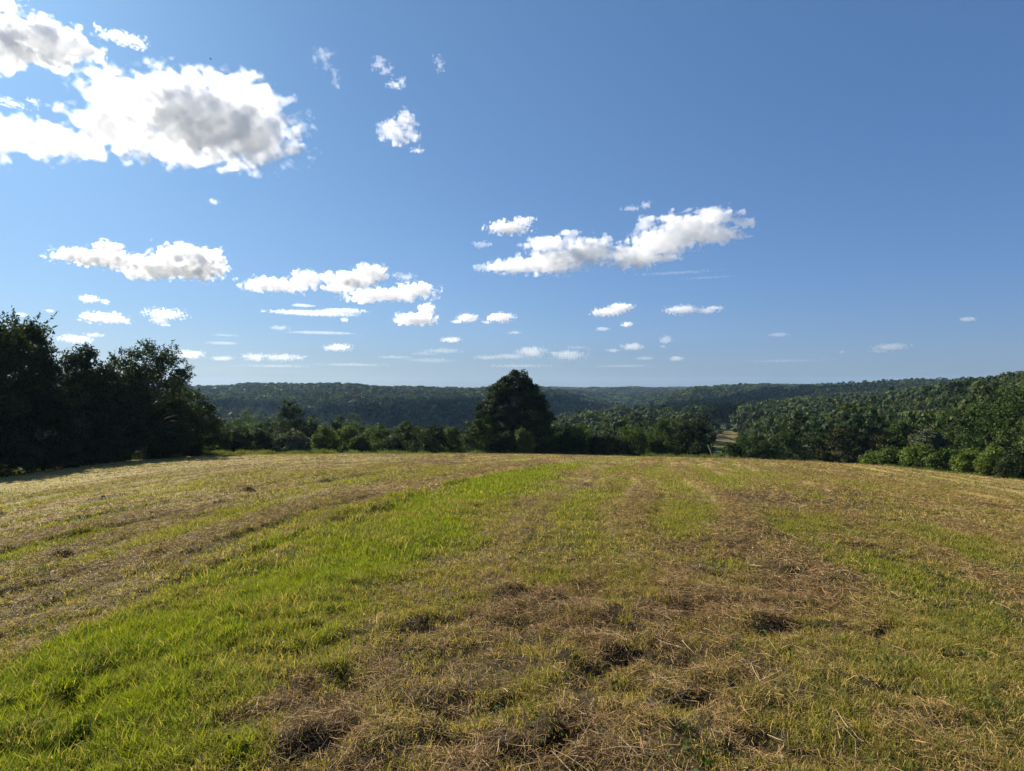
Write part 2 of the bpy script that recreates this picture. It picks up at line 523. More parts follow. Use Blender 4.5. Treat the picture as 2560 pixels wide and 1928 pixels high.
def build_grass():
    Ps, Hs, Ws, Ls, Cs = [], [], [], [], []
    for (n, r0, r1, wmin, hs) in ((640000, 1.7, 7, .0040, 1), (460000, 7, 14, .006, 1), (420000, 14, 30, .012, 1.0), (420000, 30, 80, .028, .95)):
        x, y = scatter(n, r0, r1, 1.0 if r0 < 7 else .86)
        g, h, b = maps(x, y)
        ins = field_edge(x, y) < .5
        patch = fbm2(x * 1.7 + 4, y * 1.7, 3)
        tuft = fbm2(x * 7 + 31, y * 7 + 12, 2)
        lush = np.clip(g * 1.25 - .12, 0, 1)
        hole = np.zeros(n)
        if r0 < 7:
            for hx, hy, hr in HOLES:
                hole = np.maximum(hole, np.exp(-((x - hx) ** 2 + (y - hy) ** 2) / (hr * .8) ** 2))
        dens = .42 - .45 * hole + .60 * g + .5 * (patch - .42) + 1.0 * (tuft - .5) - .30 * b - .2 * h
        keep = ins & (rng.random(n) < np.clip(dens, .13, 1))
        x, y, g, h, b, patch, tuft, lush = (v[keep] for v in (x, y, g, h, b, patch, tuft, lush))
        m = len(x)
        P = np.stack([x, y, gz(x, y) - .006], 1)
        H = (.028 + .062 * rng.random(m) ** 1.4 + lush * (.02 + .070 * rng.random(m))) * (.55 + .95 * tuft) * hs
        W = wmin * (.7 + .7 * rng.random(m)) * (1 + .3 * lush)
        L = .25 + .85 * rng.random(m) + (1 - lush) * .4 * rng.random(m)
        q = rng.random(m)
        far = sstep(10, 40, np.hypot(x, y))
        dry = q < np.clip(.47 - .27 * lush + .28 * h + .20 * b + .9 * (.45 - patch) - .04 * far, .07, .95)
        yel = np.clip((patch - .38) * 3.2, 0, 1)
        base = mixcol(m, ((.225, .245, .022), (lush + .02) * (.45 + yel)), ((.095, .145, .024), (lush + .02) * (1.2 - yel) * .7), ((.235, .205, .050), (1 - lush) * (.6 + .6 * yel + far)),
                      ((.125, .135, .038), (1 - lush) * (1.0 - yel))) 
        dryc = mixcol(m, ((.48, .35, .13), .6 + 0 * q), ((.27, .17, .085), .3 + b), ((.40, .33, .11), .5 + .6 * far))
        c = np.where(dry[:, None], dryc, base) * (.60 + .75 * rng.random((m, 1)))
        Ps.append(P), Hs.append(H), Ws.append(W), Ls.append(L), Cs.append(c)
    P, H, W, L, c = (np.concatenate(v) for v in (Ps, Hs, Ws, Ls, Cs))
    me = blades(P, H, W, L, c, 'grass', M_GRASS)
    tag(link('grass', me), 'short mown grass and stubble covering the field, with a lush green strip', 'grass', kind='stuff')


def straws(P, L, W, tilt, c, name, yaw=None):
    n = len(P)
    phi = rng.random(n) * 2 * math.pi if yaw is None else yaw
    d = np.stack([np.cos(phi) * np.cos(tilt), np.sin(phi) * np.cos(tilt), np.sin(tilt)], 1)
    s = np.stack([-np.sin(phi), np.cos(phi), np.zeros(n)], 1)
    roll = (rng.random(n) - .5) * 2.2
    nn = np.cross(d, s)
    s = s * np.cos(roll)[:, None] + nn * np.sin(roll)[:, None]
    nn = np.cross(d, s)
    bend = nn * ((rng.random(n) - .5) * .25 * L)[:, None]
    hw = s * (W * .5)[:, None]
    a, m_, b = P - d * (L * .5)[:, None], P + bend, P + d * (L * .5)[:, None]
    V = np.stack([a - hw, a + hw, m_ + hw, m_ - hw, b + hw * .5, b - hw * .5], 1).reshape(-1, 3)
    k = (np.arange(n) * 6)[:, None]
    return mesh_from(name, V, [np.vstack([k + np.array([0, 1, 2, 3]), k + np.array([3, 2, 4, 5])])], M_HAY, colors=np.repeat(c, 6, 0))


def build_hay():
    Ps, Ls, Ws, Ts, Cs, Ys = [], [], [], [], [], []
    for (n, r0, r1, w0, ls) in ((265000, 1.7, 7, .0026, 1), (220000, 7, 15, .0046, 1.0), (200000, 15, 34, .009, 1.15), (170000, 34, 80, .02, 1.5)):
        x, y = scatter(n, r0, r1, 1.0 if r0 < 7 else .86)
        g, h, b = maps(x, y)
        ins = field_edge(x, y) < .5
        clump = fbm2(x * 3.1 + 8, y * 3.1 + 1, 3)
        p = np.clip(.17 + .80 * h + .85 * b * sstep(.32, .55, clump) - .25 * g + .5 * (clump - .5), .015, 1)
        keep = ins & (rng.random(n) < p)
        x, y, g, h, b, clump = (v[keep] for v in (x, y, g, h, b, clump))
        m = len(x)
        lift = np.abs(rng.normal(0, 1, m)) * (.010 + .030 * h + .022 * b) * (1 + .4 * (r0 > 14)) + .012
        P = np.stack([x, y, gz(x, y) + lift], 1)
        L = (.05 + .13 * rng.random(m) ** 1.6) * ls
        W = w0 * (.6 + .8 * rng.random(m))
        T = rng.normal(0, .28, m)
        q = rng.random(m)[:, None]
        brown = np.clip(b * 1.3 - h * .4, 0, 1)[:, None]
        c = (np.array([.36, .24, .095]) * (1 - brown) * np.where(h[:, None] > .45, .8, 1) + np.array([.29, .185, .085]) * brown) * (.5 + .85 * q)  # hay in the thick rows coloured darker, standing in for their shadow side
        pale = rng.random(m) < .035
        c[pale] = np.array([.50, .40, .22]) * (.7 + .4 * rng.random((pale.sum(), 1)))
        Ps.append(P), Ls.append(L), Ws.append(W), Ts.append(T), Cs.append(c), Ys.append(rng.random(m) * 2 * math.pi)
    # loose bunches of longer, paler stalks in the brown swaths
    bx, by = scatter(420, 2.3, 11, .74)
    g, h, b = maps(bx, by)
    k = (rng.random(420) < .12 + .8 * b + .2 * h) & (g < .5)
    for cx, cy in zip(bx[k], by[k]):
        m = int(rng.integers(3, 16))
        yw = rng.random() * math.pi
        x, y = cx + rng.normal(0, .07, m), cy + rng.normal(0, .07, m)
        Ps.append(np.stack([x, y, gz(x, y) + .025 + .04 * rng.random(m)], 1))
        Ls.append(.06 + .22 * rng.random(m) ** 1.5), Ws.append(.0028 + .002 * rng.random(m)), Ts.append(rng.normal(0, .16, m))
        Ys.append(yw + rng.normal(0, .45, m))
        Cs.append(np.array([.44, .31, .16]) * (.45 + .75 * rng.random((m, 1))))
    P, L, W, T, c = (np.concatenate(v) for v in (Ps, Ls, Ws, Ts, Cs))
    me = straws(P, L, W, T, c, 'cut_hay', np.concatenate(Ys))
    tag(link('cut_hay', me), 'brown and tan cut hay lying in thin rows across the field', 'hay', kind='stuff')


def rhombs(P, Nn, S, asp, c, name, mat):
    """leaf-shaped quads at P facing Nn, long side S"""
    n = len(P)
    Nn = Nn / np.linalg.norm(Nn, axis=1, keepdims=True)
    t = rng.normal(0, 1, (n, 3))
    t -= Nn * (t * Nn).sum(1, keepdims=True)
    t /= np.linalg.norm(t, axis=1, keepdims=True)
    b = np.cross(Nn, t)
    t, b = t * (S * .5)[:, None], b * (S * .5 * asp)[:, None]
    dr = Nn * (S * .12)[:, None]
    V = np.stack([P - t - dr, P + b - t * .1, P + t - dr, P - b - t * .1], 1).reshape(-1, 3)
    k = (np.arange(n) * 4)[:, None]
    return V, k + np.array([0, 1, 2, 3]), np.repeat(c, 4, 0)


def build_weeds():
    n = 1300
    x, y = scatter(n, 2.2, 13, .8)
    g, h, b = maps(x, y)
    keep = rng.random(n) < np.where(x > .35 * y, .75, .3) * (1 - .5 * b)
    x, y = x[keep], y[keep]
    P, Nn, S, C = [], [], [], []
    for cx, cy in zip(x, y):
        k = rng.integers(10, 30)
        rad = .05 + .08 * rng.random()
        d = rng.normal(0, 1, (k, 2)) * rad
        px, py = cx + d[:, 0], cy + d[:, 1]
        P.append(np.stack([px, py, gz(px, py) + .02 + .05 * rng.random(k)], 1))
        nn = np.stack([d[:, 0] * 4, d[:, 1] * 4, np.full(k, .8)], 1) + rng.normal(0, .35, (k, 3))
        Nn.append(nn)
        S.append(.018 + .03 * rng.random(k))
        C.append(np.array([[.062, .095, .026]]) * (.6 + .9 * rng.random((k, 1))) * (1 + .5 * (rng.random() < .2)))
    V, Q, c = rhombs(np.concatenate(P), np.concatenate(Nn), np.concatenate(S), .45, np.concatenate(C), '', None)
    tag(link('weeds', mesh_from('weeds', V, Q, M_GRASS, colors=c)), 'low broad-leaved weeds scattered through the near stubble', 'weeds', kind='stuff')


def build_tall_grass():
    n = 90000
    az = (rng.random(n) * 2 - 1) * .84
    R = edge_R(az)
    px = CX + F * np.tan(az)
    wide = np.where(px > 1850, 7.0, np.where(px < 560, 3.0, 4.5))
    t = rng.random(n) ** 1.3
    r = R * 1.0 + .3 + t * wide
    x, y = r * np.sin(az), r * np.cos(az)
    clump = fbm2(x * .7, y * .7, 3)
    keep = (rng.random(n) < sstep(.3, .6, clump) + .15) & ~(clearing(x, y) & (r > R + 3))
    x, y, t, clump, px, r = (v[keep] for v in (x, y, t, clump, px, r))
    m = len(x)
    ht = np.where(px > 1850, .6, .9) * (.35 + 1.1 * np.clip(clump - .25, 0, 1)) * (.5 + .8 * rng.random(m)) * np.clip(.35 + t * 2, 0, 1)
    c = mixcol(m, ((.10, .125, .04), clump), ((.19, .18, .075), np.clip(.9 - clump, .05, 1))) * (.6 + .7 * rng.random((m, 1)))
    me = blades(np.stack([x, y, gz0(x, y) - .03], 1), ht, .03 + .03 * rng.random(m), .1 + .5 * rng.random(m), c, 'tall_grass', M_GRASS)
    tag(link('tall_grass', me), 'unmown tall grass and weeds along the far edge of the field', 'tall grass', kind='stuff')


# ------------------------------------------------------------------ trees and shrubs
def crown(blobs, clumps, per, cr, leaf, inner=.2, up=.35, sprays=0, spray_len=1.2, asp=.62, jit=.5, outw=.9, tv=.76):
    """leaf quads gathered in clumps over the surface of a set of ellipsoids (x,y,z,rx,ry,rz)"""
    B = np.array(blobs, float)
    area = (B[:, 3] * B[:, 4] * B[:, 5]) ** (2 / 3)
    pick = rng.choice(len(B), clumps * 2, p=area / area.sum())
    d = rng.normal(0, 1, (clumps * 2, 3))
    d[:, 2] += .25
    d /= np.linalg.norm(d, axis=1, keepdims=True)
    s = np.where(rng.random(clumps * 2) < inner, .3 + .5 * rng.random(clumps * 2), .82 + .26 * rng.random(clumps * 2))
    C = B[pick, :3] + d * B[pick, 3:] * s[:, None]
    deep = np.min(np.linalg.norm((C[:, None] - B[None, :, :3]) / B[None, :, 3:], axis=2), axis=1)
    m_ = (deep > .62) | (rng.random(len(C)) < inner)
    C = C[m_][:clumps]
    n = len(C)
    per_c = np.maximum(4, (per * (.5 + rng.random(n))).astype(int))
    ci = np.repeat(np.arange(n), per_c)
    rad = cr * (.6 + .8 * rng.random(n))
    off = rng.normal(0, 1, (len(ci), 3))
    off /= np.linalg.norm(off, axis=1, keepdims=True)
    off *= (rng.random(len(ci)) ** .5)[:, None] * rad[ci][:, None] * np.array([1, 1, .72])
    P = C[ci] + off
    Nn = off / rad[ci][:, None] * outw + np.array([0, 0, up]) + rng.normal(0, jit, P.shape)
    tint_c = 1 + tv * (rng.random(n) - .5)
    tint = tint_c[ci] * (.7 + .6 * rng.random(len(ci)))
    if sprays:
        q = rng.choice(n, sprays)
        hi = np.argsort(-C[:, 2])[: max(8, n // 3)]
        q = rng.choice(hi, sprays)
        L = spray_len * (.4 + .9 * rng.random(sprays))
        dirv = rng.normal(0, .42, (sprays, 3)) + np.array([.1, 0, 1.0])
        dirv /= np.linalg.norm(dirv, axis=1, keepdims=True)
        m = 26
        tt = np.tile(np.linspace(0, 1, m), sprays)
        si = np.repeat(np.arange(sprays), m)
        SP = C[q][si] + dirv[si] * (L[si] * tt)[:, None] + rng.normal(0, 1, (len(si), 3)) * (.16 * (1.15 - tt))[:, None] * np.minimum(L[si], 1)[:, None]
        P = np.vstack([P, SP])
        Nn = np.vstack([Nn, rng.normal(0, 1, SP.shape)])
        tint = np.concatenate([tint, .8 + .3 * rng.random(len(SP))])
    S = leaf * (.6 + .8 * rng.random(len(P)))
    warm = (rng.random((len(P), 1)) - .5) * .25
    c = tint[:, None] * np.hstack([1 + warm, np.ones_like(warm), 1 - warm * .6])
    V, Q, c = rhombs(P, Nn, S, asp, c, '', None)
    return V, Q, c, C


def tube(pts, rad, sides=7):
    pts, n = np.array(pts, float), len(pts)
    V, Q = [], []
    for i in range(n):
        t = pts[min(i + 1, n - 1)] - pts[max(i - 1, 0)]
        t /= np.linalg.norm(t) + 1e-9
        a = np.cross(t, [0.3, 1, .1])
        a /= np.linalg.norm(a)
        b = np.cross(t, a)
        an = np.arange(sides) * 2 * math.pi / sides
        V.append(pts[i] + rad[i] * (np.cos(an)[:, None] * a + np.sin(an)[:, None] * b))
    for i in range(n - 1):
        for k in range(sides):
            Q.append((i * sides + k, i * sides + (k + 1) % sides, (i + 1) * sides + (k + 1) % sides, (i + 1) * sides + k))
    return np.concatenate(V), np.array(Q)


def trunk_mesh(name, height, r0, tips, lean=(0, 0), stems=1):
    """tapered trunk(s) with a limb to each of the given clump centres"""
    Vs, Qs, k = [], [], 0

    def add(pts, rad, sides=7):
        nonlocal k
        V, Q = tube(pts, rad, sides)
        Vs.append(V), Qs.append(Q + k)
        k += len(V)

    tops = []
    for s in range(stems):
        o = np.array([rng.normal(0, .25), rng.normal(0, .25), 0]) * (stems > 1)
        ln = np.array([lean[0] + rng.normal(0, .06 + .1 * (stems > 1)), lean[1] + rng.normal(0, .06 + .1 * (stems > 1)), 0])
        zs = np.linspace(-.4, height, 8)
        pts = [o + ln * max(z, 0) + np.array([0, 0, z]) + np.append(rng.normal(0, .05, 2), 0) * (z > 0) for z in zs]
        rad = [r0 * (1.35 if i == 0 else 1 - .72 * i / 7) / (stems ** .5) for i in range(8)]
        add(pts, rad, 9)
        tops.append((pts, rad))
    for t in tips:
        pts, rad = tops[rng.integers(len(tops))]
        i = min(6, max(2, int(np.clip((t[2] - np.hypot(t[0], t[1]) * .6) / height * 7, 2, 6))))
        p0, r = np.array(pts[i]), rad[i] * .55
        mid = (p0 + t) / 2 + np.array([0, 0, .12 * np.linalg.norm(t - p0)]) + rng.normal(0, .12, 3)
        q1, q3 = (p0 + mid) / 2 - np.array([0, 0, .05]), (mid + t) / 2 + rng.normal(0, .1, 3)
        add([p0, q1, mid, q3, t], [r, r * .8, r * .6, r * .38, r * .15], 6)
    return mesh_from(name, np.concatenate(Vs), np.concatenate(Qs), M_BARK, smooth=True)


def px_point(px, Y):
    return (px - CX) / F * Y


def plant(name, cat, label, px, Y, top, wpx, tint, blobs=None, clumps=60, per=60, leaf=.24, cr=.8, trunk=True, group=None, sprays=0, spray_len=1.2,
          lean=(0, 0), stems=1, skirt=.0, inner=.2, limbs=9, depth=.9, rr=.3, **kw):
    """a tree or shrub that stands at depth Y under photo column px, reaching up to row `top` and `wpx` columns wide"""
    x = px_point(px, Y)
    zb = g1(x, Y)
    H = (CY - top) / F * Y - zb
    W = wpx / F * Y / 2
    if blobs is None:
        blobs = []
        for i in range(5):
            a = rng.random() * 6.28
            q = .42 * rng.random() ** .5
            rz = (.30 + .1 * rng.random()) * (1 - skirt)
            blobs.append((math.cos(a) * q, math.sin(a) * q, skirt + rz + (1 - skirt - 2 * rz) * rng.random(), .5 + .12 * rng.random(), .5, rz))
        blobs.append((0, 0, skirt + (1 - skirt) * .38, .72, .7, (1 - skirt) * .36))
        blobs.append((rng.normal(0, .1), 0, 1 - .24, .42, .4, .24))
    bl = [(b[0] * W, b[1] * W * depth, b[2] * H, b[3] * W, b[4] * W * depth, b[5] * H) for b in blobs]
    V, Q, c, C = crown(bl, clumps, per, cr, leaf, sprays=sprays, spray_len=spray_len, inner=inner, **kw)
    V[:, 2] = np.maximum(V[:, 2], .02)
    root = bpy.data.objects.new(name, None)
    col.objects.link(root)
    root.location = (x, Y, zb)
    root.empty_display_size = .5
    tag(root, label, cat, group)
    link('crown' if trunk else 'foliage', mesh_from(name + '_crown', V, Q, M_LEAF, colors=c), root, color=tint)
    tips = C[rng.choice(len(C), min(limbs, len(C)), replace=False)]
    link('trunk' if trunk else 'stem', trunk_mesh(name + '_trunk', H * (.72 if trunk else .5), max(.05, rr * H / 12), tips, lean, stems), root)
    return root


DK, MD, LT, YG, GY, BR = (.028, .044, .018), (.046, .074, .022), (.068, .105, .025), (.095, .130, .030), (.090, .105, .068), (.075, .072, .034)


def build_near_trees():
    G = 'trees of the dark wood beside the field'
    # the wood on the left
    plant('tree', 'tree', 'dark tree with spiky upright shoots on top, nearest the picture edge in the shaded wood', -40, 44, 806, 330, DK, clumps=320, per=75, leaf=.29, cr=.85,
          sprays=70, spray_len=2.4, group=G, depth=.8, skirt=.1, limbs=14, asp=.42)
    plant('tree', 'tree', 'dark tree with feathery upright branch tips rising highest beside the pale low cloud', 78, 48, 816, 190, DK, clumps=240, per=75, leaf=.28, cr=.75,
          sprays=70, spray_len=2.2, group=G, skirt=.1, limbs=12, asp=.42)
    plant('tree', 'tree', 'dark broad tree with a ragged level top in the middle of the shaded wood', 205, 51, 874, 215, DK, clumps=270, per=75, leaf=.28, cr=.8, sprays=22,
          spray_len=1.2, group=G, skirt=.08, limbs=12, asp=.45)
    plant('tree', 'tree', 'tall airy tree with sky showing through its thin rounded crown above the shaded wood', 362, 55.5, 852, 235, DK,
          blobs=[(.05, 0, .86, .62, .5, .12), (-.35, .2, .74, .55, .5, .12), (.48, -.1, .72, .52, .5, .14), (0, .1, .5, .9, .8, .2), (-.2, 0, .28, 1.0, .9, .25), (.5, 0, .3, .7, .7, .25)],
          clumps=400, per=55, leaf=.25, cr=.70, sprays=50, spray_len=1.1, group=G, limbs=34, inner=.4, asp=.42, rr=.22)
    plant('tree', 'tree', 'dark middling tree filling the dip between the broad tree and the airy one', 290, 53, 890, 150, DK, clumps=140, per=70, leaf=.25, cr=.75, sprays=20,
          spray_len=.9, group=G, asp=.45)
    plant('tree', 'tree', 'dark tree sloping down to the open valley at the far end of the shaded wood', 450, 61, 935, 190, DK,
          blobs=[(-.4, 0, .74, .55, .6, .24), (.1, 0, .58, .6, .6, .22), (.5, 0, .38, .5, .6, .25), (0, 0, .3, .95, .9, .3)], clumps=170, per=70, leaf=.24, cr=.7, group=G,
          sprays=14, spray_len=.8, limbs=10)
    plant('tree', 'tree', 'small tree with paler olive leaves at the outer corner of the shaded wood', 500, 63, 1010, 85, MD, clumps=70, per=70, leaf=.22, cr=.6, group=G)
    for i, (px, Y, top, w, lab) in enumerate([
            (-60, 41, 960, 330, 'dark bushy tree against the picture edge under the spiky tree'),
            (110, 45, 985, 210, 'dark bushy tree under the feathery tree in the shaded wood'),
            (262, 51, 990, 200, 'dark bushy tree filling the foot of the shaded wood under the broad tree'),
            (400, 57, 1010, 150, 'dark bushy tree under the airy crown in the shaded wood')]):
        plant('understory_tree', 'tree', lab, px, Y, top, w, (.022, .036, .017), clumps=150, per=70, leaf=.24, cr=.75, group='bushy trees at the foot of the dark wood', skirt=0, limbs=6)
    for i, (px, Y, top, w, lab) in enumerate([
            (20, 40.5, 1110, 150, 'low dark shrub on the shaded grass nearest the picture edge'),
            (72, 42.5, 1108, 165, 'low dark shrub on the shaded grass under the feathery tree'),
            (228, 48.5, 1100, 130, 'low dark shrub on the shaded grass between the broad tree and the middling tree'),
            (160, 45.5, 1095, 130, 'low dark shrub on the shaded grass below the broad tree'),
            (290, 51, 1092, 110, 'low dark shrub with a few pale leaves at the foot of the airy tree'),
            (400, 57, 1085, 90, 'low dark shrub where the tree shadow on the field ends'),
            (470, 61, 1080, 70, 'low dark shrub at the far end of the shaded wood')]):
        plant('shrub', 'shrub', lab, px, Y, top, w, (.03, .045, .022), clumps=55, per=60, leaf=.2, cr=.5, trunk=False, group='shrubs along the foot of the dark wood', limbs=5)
    # the big tree in the middle of the far edge
    plant('oak_tree', 'tree', 'big dark dense tree rising above the skyline in the middle of the far field edge', 1284, 82, 929, 200, (.024, .040, .018),
          blobs=[(0, 0, .60, .66, .62, .34), (-.36, 0, .42, .60, .6, .32), (.38, 0, .42, .60, .6, .32), (.04, 0, .84, .40, .40, .155), (-.2, 0, .76, .36, .36, .15), (.24, .05, .76, .34, .36, .15),
                 (0, 0, .24, .92, .85, .22)],
          clumps=430, per=120, leaf=.30, cr=.72, rr=.42, limbs=14, inner=.12)
    plant('tree', 'tree', 'rounded dark tree leaning out from behind the big dense tree on its shaded side', 1352, 86, 992, 76, (.022, .036, .018), clumps=110, per=75, leaf=.26, cr=.7)
    # the shrubs and small trees along the far edge
    S = 'shrubs and small trees along the far edge of the field'
    rows = [
        # name, label, column, depth, top row, width, tint, trunk?
        ('tree', 'soft mid-green tree standing free below the forested hill, next to the shaded wood', 605, 92, 1028, 120, LT, 1),
        ('shrub', 'dark rounded shrub between the shaded wood and the soft mid-green tree', 545, 70, 1072, 62, MD, 0),
        ('shrub', 'dark shrub in front of the soft mid-green tree', 598, 72, 1082, 60, DK, 0),
        ('shrub', 'tall very dark shrub just before the pale grey-green bush', 655, 73, 1080, 50, DK, 0),
        ('shrub', 'pale grey-green bush with silvery top in front of the leaning dark tree', 722, 73, 1080, 80, GY, 0),
        ('tree', 'dark tree with a leaning bare trunk showing, behind the pale grey-green bush', 735, 84, 1004, 86, DK, 1),
        ('tree', 'dark rounded tree leaning against the one with the bare trunk', 778, 86, 1042, 62, DK, 1),
        ('small_tree', 'bright green small tree next to the leaning dark tree', 808, 76, 1070, 62, YG, 1),
        ('tree', 'flat-topped dark tree above the bright green small trees', 848, 86, 1050, 78, DK, 1),
        ('tree', 'hazy green tree standing back behind the flat-topped dark tree', 890, 118, 1024, 95, LT, 1),
        ('small_tree', 'yellowish green small tree under the flat-topped dark tree', 868, 77, 1072, 74, YG, 1),
        ('shrub', 'low dark shrub below the yellowish green small tree', 900, 74, 1100, 60, MD, 0),
        ('small_tree', 'mid-green bushy tree just past the yellowish green one', 948, 79, 1068, 80, LT, 1),
        ('shrub', 'dark mound of leaves at the mown edge below the mid-green bushy tree', 985, 75, 1098, 62, DK, 0),
        ('small_tree', 'green bushy tree halfway to the big dense tree', 1024, 82, 1058, 80, MD, 1),
        ('shrub', 'blackish hollow-centred shrub halfway between the pale bush and the big dense tree', 1086, 76, 1066, 72, DK, 0),
        ('small_tree', 'light green wispy tree just before the dark bush beside the big dense tree', 1130, 80, 1078, 60, LT, 1),
        ('shrub', 'dark-hearted bush with sunlit yellow-green top on the sunny side of the big dense tree', 1190, 76, 1050, 84, MD, 0),
        ('small_tree', 'sunlit green small tree against the lit side of the big dense tree', 1222, 80, 1040, 66, LT, 1),
        ('shrub', 'small yellow-green bush right in front of the big dense tree', 1308, 75, 1080, 58, YG, 0),
        ('shrub', 'dark low bush at the foot of the big dense tree', 1262, 75, 1088, 66, DK, 0),
        ('shrub', 'low green shrub in the shade just past the big dense tree', 1372, 76, 1096, 52, MD, 0),
        ('small_tree', 'light green spreading tree beyond the shaded side of the big dense tree', 1440, 80, 1056, 104, LT, 1),
        ('shrub', 'long very dark bush under the light green spreading tree', 1425, 76, 1092, 76, DK, 0),
        ('shrub', 'very dark dome-shaped bush beside the light green spreading tree', 1512, 76, 1080, 86, DK, 0),
        ('small_tree', 'fresh green small tree between the dome-shaped bush and the marker pole', 1580, 80, 1068, 88, LT, 1),
        ('shrub', 'low green bush with bare stalks at the mown edge below the fresh green tree', 1560, 77, 1104, 62, MD, 0),
        ('small_tree', 'mid-green tree with spreading top two trees short of the marker pole', 1652, 84, 1056, 74, MD, 1),
        ('shrub', 'low shrub with fine leaves below the spreading mid-green tree', 1668, 78, 1096, 80, MD, 0),
        ('tree', 'narrow blackish tree whose shaded side borders the mown clearing by the pole', 1748, 96, 1030, 66, (.018, .028, .016), 1),
        ('tree', 'dark rounded tree just behind the low shrub before the narrow blackish tree', 1704, 90, 1060, 64, DK, 1),
        ('shrub', 'dark low shrub behind the leaning marker pole', 1748, 78, 1112, 48, DK, 0),
        ('shrub', 'green shrub just past the leaning marker pole, beside the pale stump', 1830, 78, 1112, 64, MD, 0),
        ('small_tree', 'green bushy tree on the far side of the clearing from the narrow blackish tree', 1880, 88, 1082, 78, MD, 1),
        ('shrub', 'dark green bush at the mown edge below the bushy tree across the clearing', 1905, 78, 1112, 74, DK, 0),
        ('small_tree', 'blue-green bushy tree at the start of the woods past the clearing', 1975, 84, 1078, 90, MD, 1),
        ('small_tree', 'dark tree with a small pointed reddish tip at its foot in the woods', 2035, 86, 1092, 70, DK, 1),
        ('small_tree', 'brownish green broad tree behind the strip of tall dry grass', 2105, 82, 1070, 110, BR, 1),
        ('small_tree', 'dull olive tree beside the brownish green broad tree', 2190, 80, 1082, 100, BR, 1),
    ]
    for i, (nm, lab, px, Y, top, w, tint, tr) in enumerate(rows):
        big = (1150 - top) / 90
        plant(nm, 'tree' if 'tree' in nm else 'shrub', lab, px, Y, top - 4, w * 1.12, tint, clumps=int(46 + 46 * big), per=62, leaf=.23, cr=.58 + .12 * tr, trunk=bool(tr), group=S,
              limbs=7, skirt=0 if not tr else .04, sprays=int(10 * rng.random() + 6), spray_len=.7, stems=1 if tr else 3, lean=(.16, 0) if 'leaning bare' in lab else (0, 0))
    # the bright hedge and the tall trees at the right end of the field
    Hh = 'bushes of the bright green hedge'
    for px, Y, top, w, tint, lab in [
            (2185, 62.5, 1134, 80, YG, 'bright leafy bush where the hedge begins beside the tall dry grass'),
            (2240, 60.5, 1122, 84, LT, 'second bush of the bright hedge from the tall dry grass'),
            (2300, 57.5, 1116, 92, YG, 'yellow-green bush of the hedge with a tall shoot behind it'),
            (2362, 54.5, 1122, 90, LT, 'mid-green bush in the middle of the bright hedge'),
            (2425, 51, 1126, 92, YG, 'drooping bright bush past the middle of the hedge'),
            (2485, 47.5, 1122, 96, YG, 'brightest bush of the hedge, in front of the tall leafy tree'),
            (2550, 45, 1128, 110, DK, 'dark bush closing the hedge at the picture edge')]:
        plant('hedge_bush', 'bush', lab, px, Y, top, w * 1.15, tint, clumps=80, per=60, leaf=.19, cr=.5, trunk=False, group=Hh, limbs=6, stems=3, sprays=14, spray_len=.6)
    Gr = 'tall trees behind the bright hedge'
    for px, Y, top, w, tint, lab in [
            (2330, 74, 1075, 110, GY, 'greyish bush with pale twigs just behind the bright hedge'),
            (2262, 78, 1052, 110, MD, 'green tree behind the start of the bright hedge'),
            (2400, 78, 1030, 130, MD, 'mid-green tree behind the middle of the bright hedge'),
            (2470, 70, 1005, 150, MD, 'tall tree with large pale-backed leaves behind the bright hedge'),
            (2560, 62, 955, 190, MD, 'tallest leafy tree at the picture edge above the bright hedge'),
            (2625, 52, 1010, 190, MD, 'leafy tree cut off by the picture edge behind the dark hedge bush')]:
        plant('hedge_tree', 'tree', lab, px, Y, top, w, tint, clumps=150, per=60, leaf=.27, cr=.7, group=Gr, limbs=9)


# ------------------------------------------------------------------ woods
def tree_spots(Y0, Y1, step, u0=-1.0, u1=1.0):
    ys = np.arange(Y0, Y1, step)
    P = []
    for yy in ys:
        xs = np.arange(u0 * yy, u1 * yy, step)
        P.append(np.stack([xs, np.full(len(xs), yy)], 1))
    P = np.concatenate(P)
    return P + (rng.random(P.shape) - .5) * step * .95


WOOD_TINTS = [('dark green', (.033, .050, .022)), ('mid-green', (.052, .073, .026)), ('blue-green', (.036, .058, .033)), ('yellowish green', (.082, .110, .030)),
              ('olive-brown', (.080, .080, .036)), ('blackish green', (.024, .038, .019))]


def proto(k, leaves, leaf):
    """a woodland tree 1 m high and 1 m wide, as one mesh"""
    shape = k % 5
    if shape < 3:
        bl = [(0, 0, .62, .36, .36, .34), (.18, .05, .5, .3, .3, .26), (-.18, -.05, .52, .3, .3, .28), (.02, .15, .7, .26, .26, .22), (0, -.1, .34, .4, .4, .26)]
    elif shape == 3:
        bl = [(0, 0, .74, .24, .24, .25), (0, 0, .48, .36, .36, .3), (.1, .1, .3, .42, .42, .25)]
    else:
        bl = [(.2, 0, .7, .3, .3, .22), (-.22, .1, .62, .3, .3, .24), (0, -.2, .55, .32, .32, .26), (0, .1, .36, .42, .4, .28)]
    bl = [(b[0] + rng.normal(0, .05), b[1] + rng.normal(0, .05), b[2] + rng.normal(0, .03), b[3], b[4], b[5]) for b in bl]
    cl = max(26, leaves // 26)
    V, Q, c, C = crown(bl, cl, leaves / cl, .115, leaf, inner=.08, up=.25, jit=.22, outw=1.5, tv=.3)
    V[:, 2] = np.clip(V[:, 2], .01, 1.02)
    return V, Q, c, C


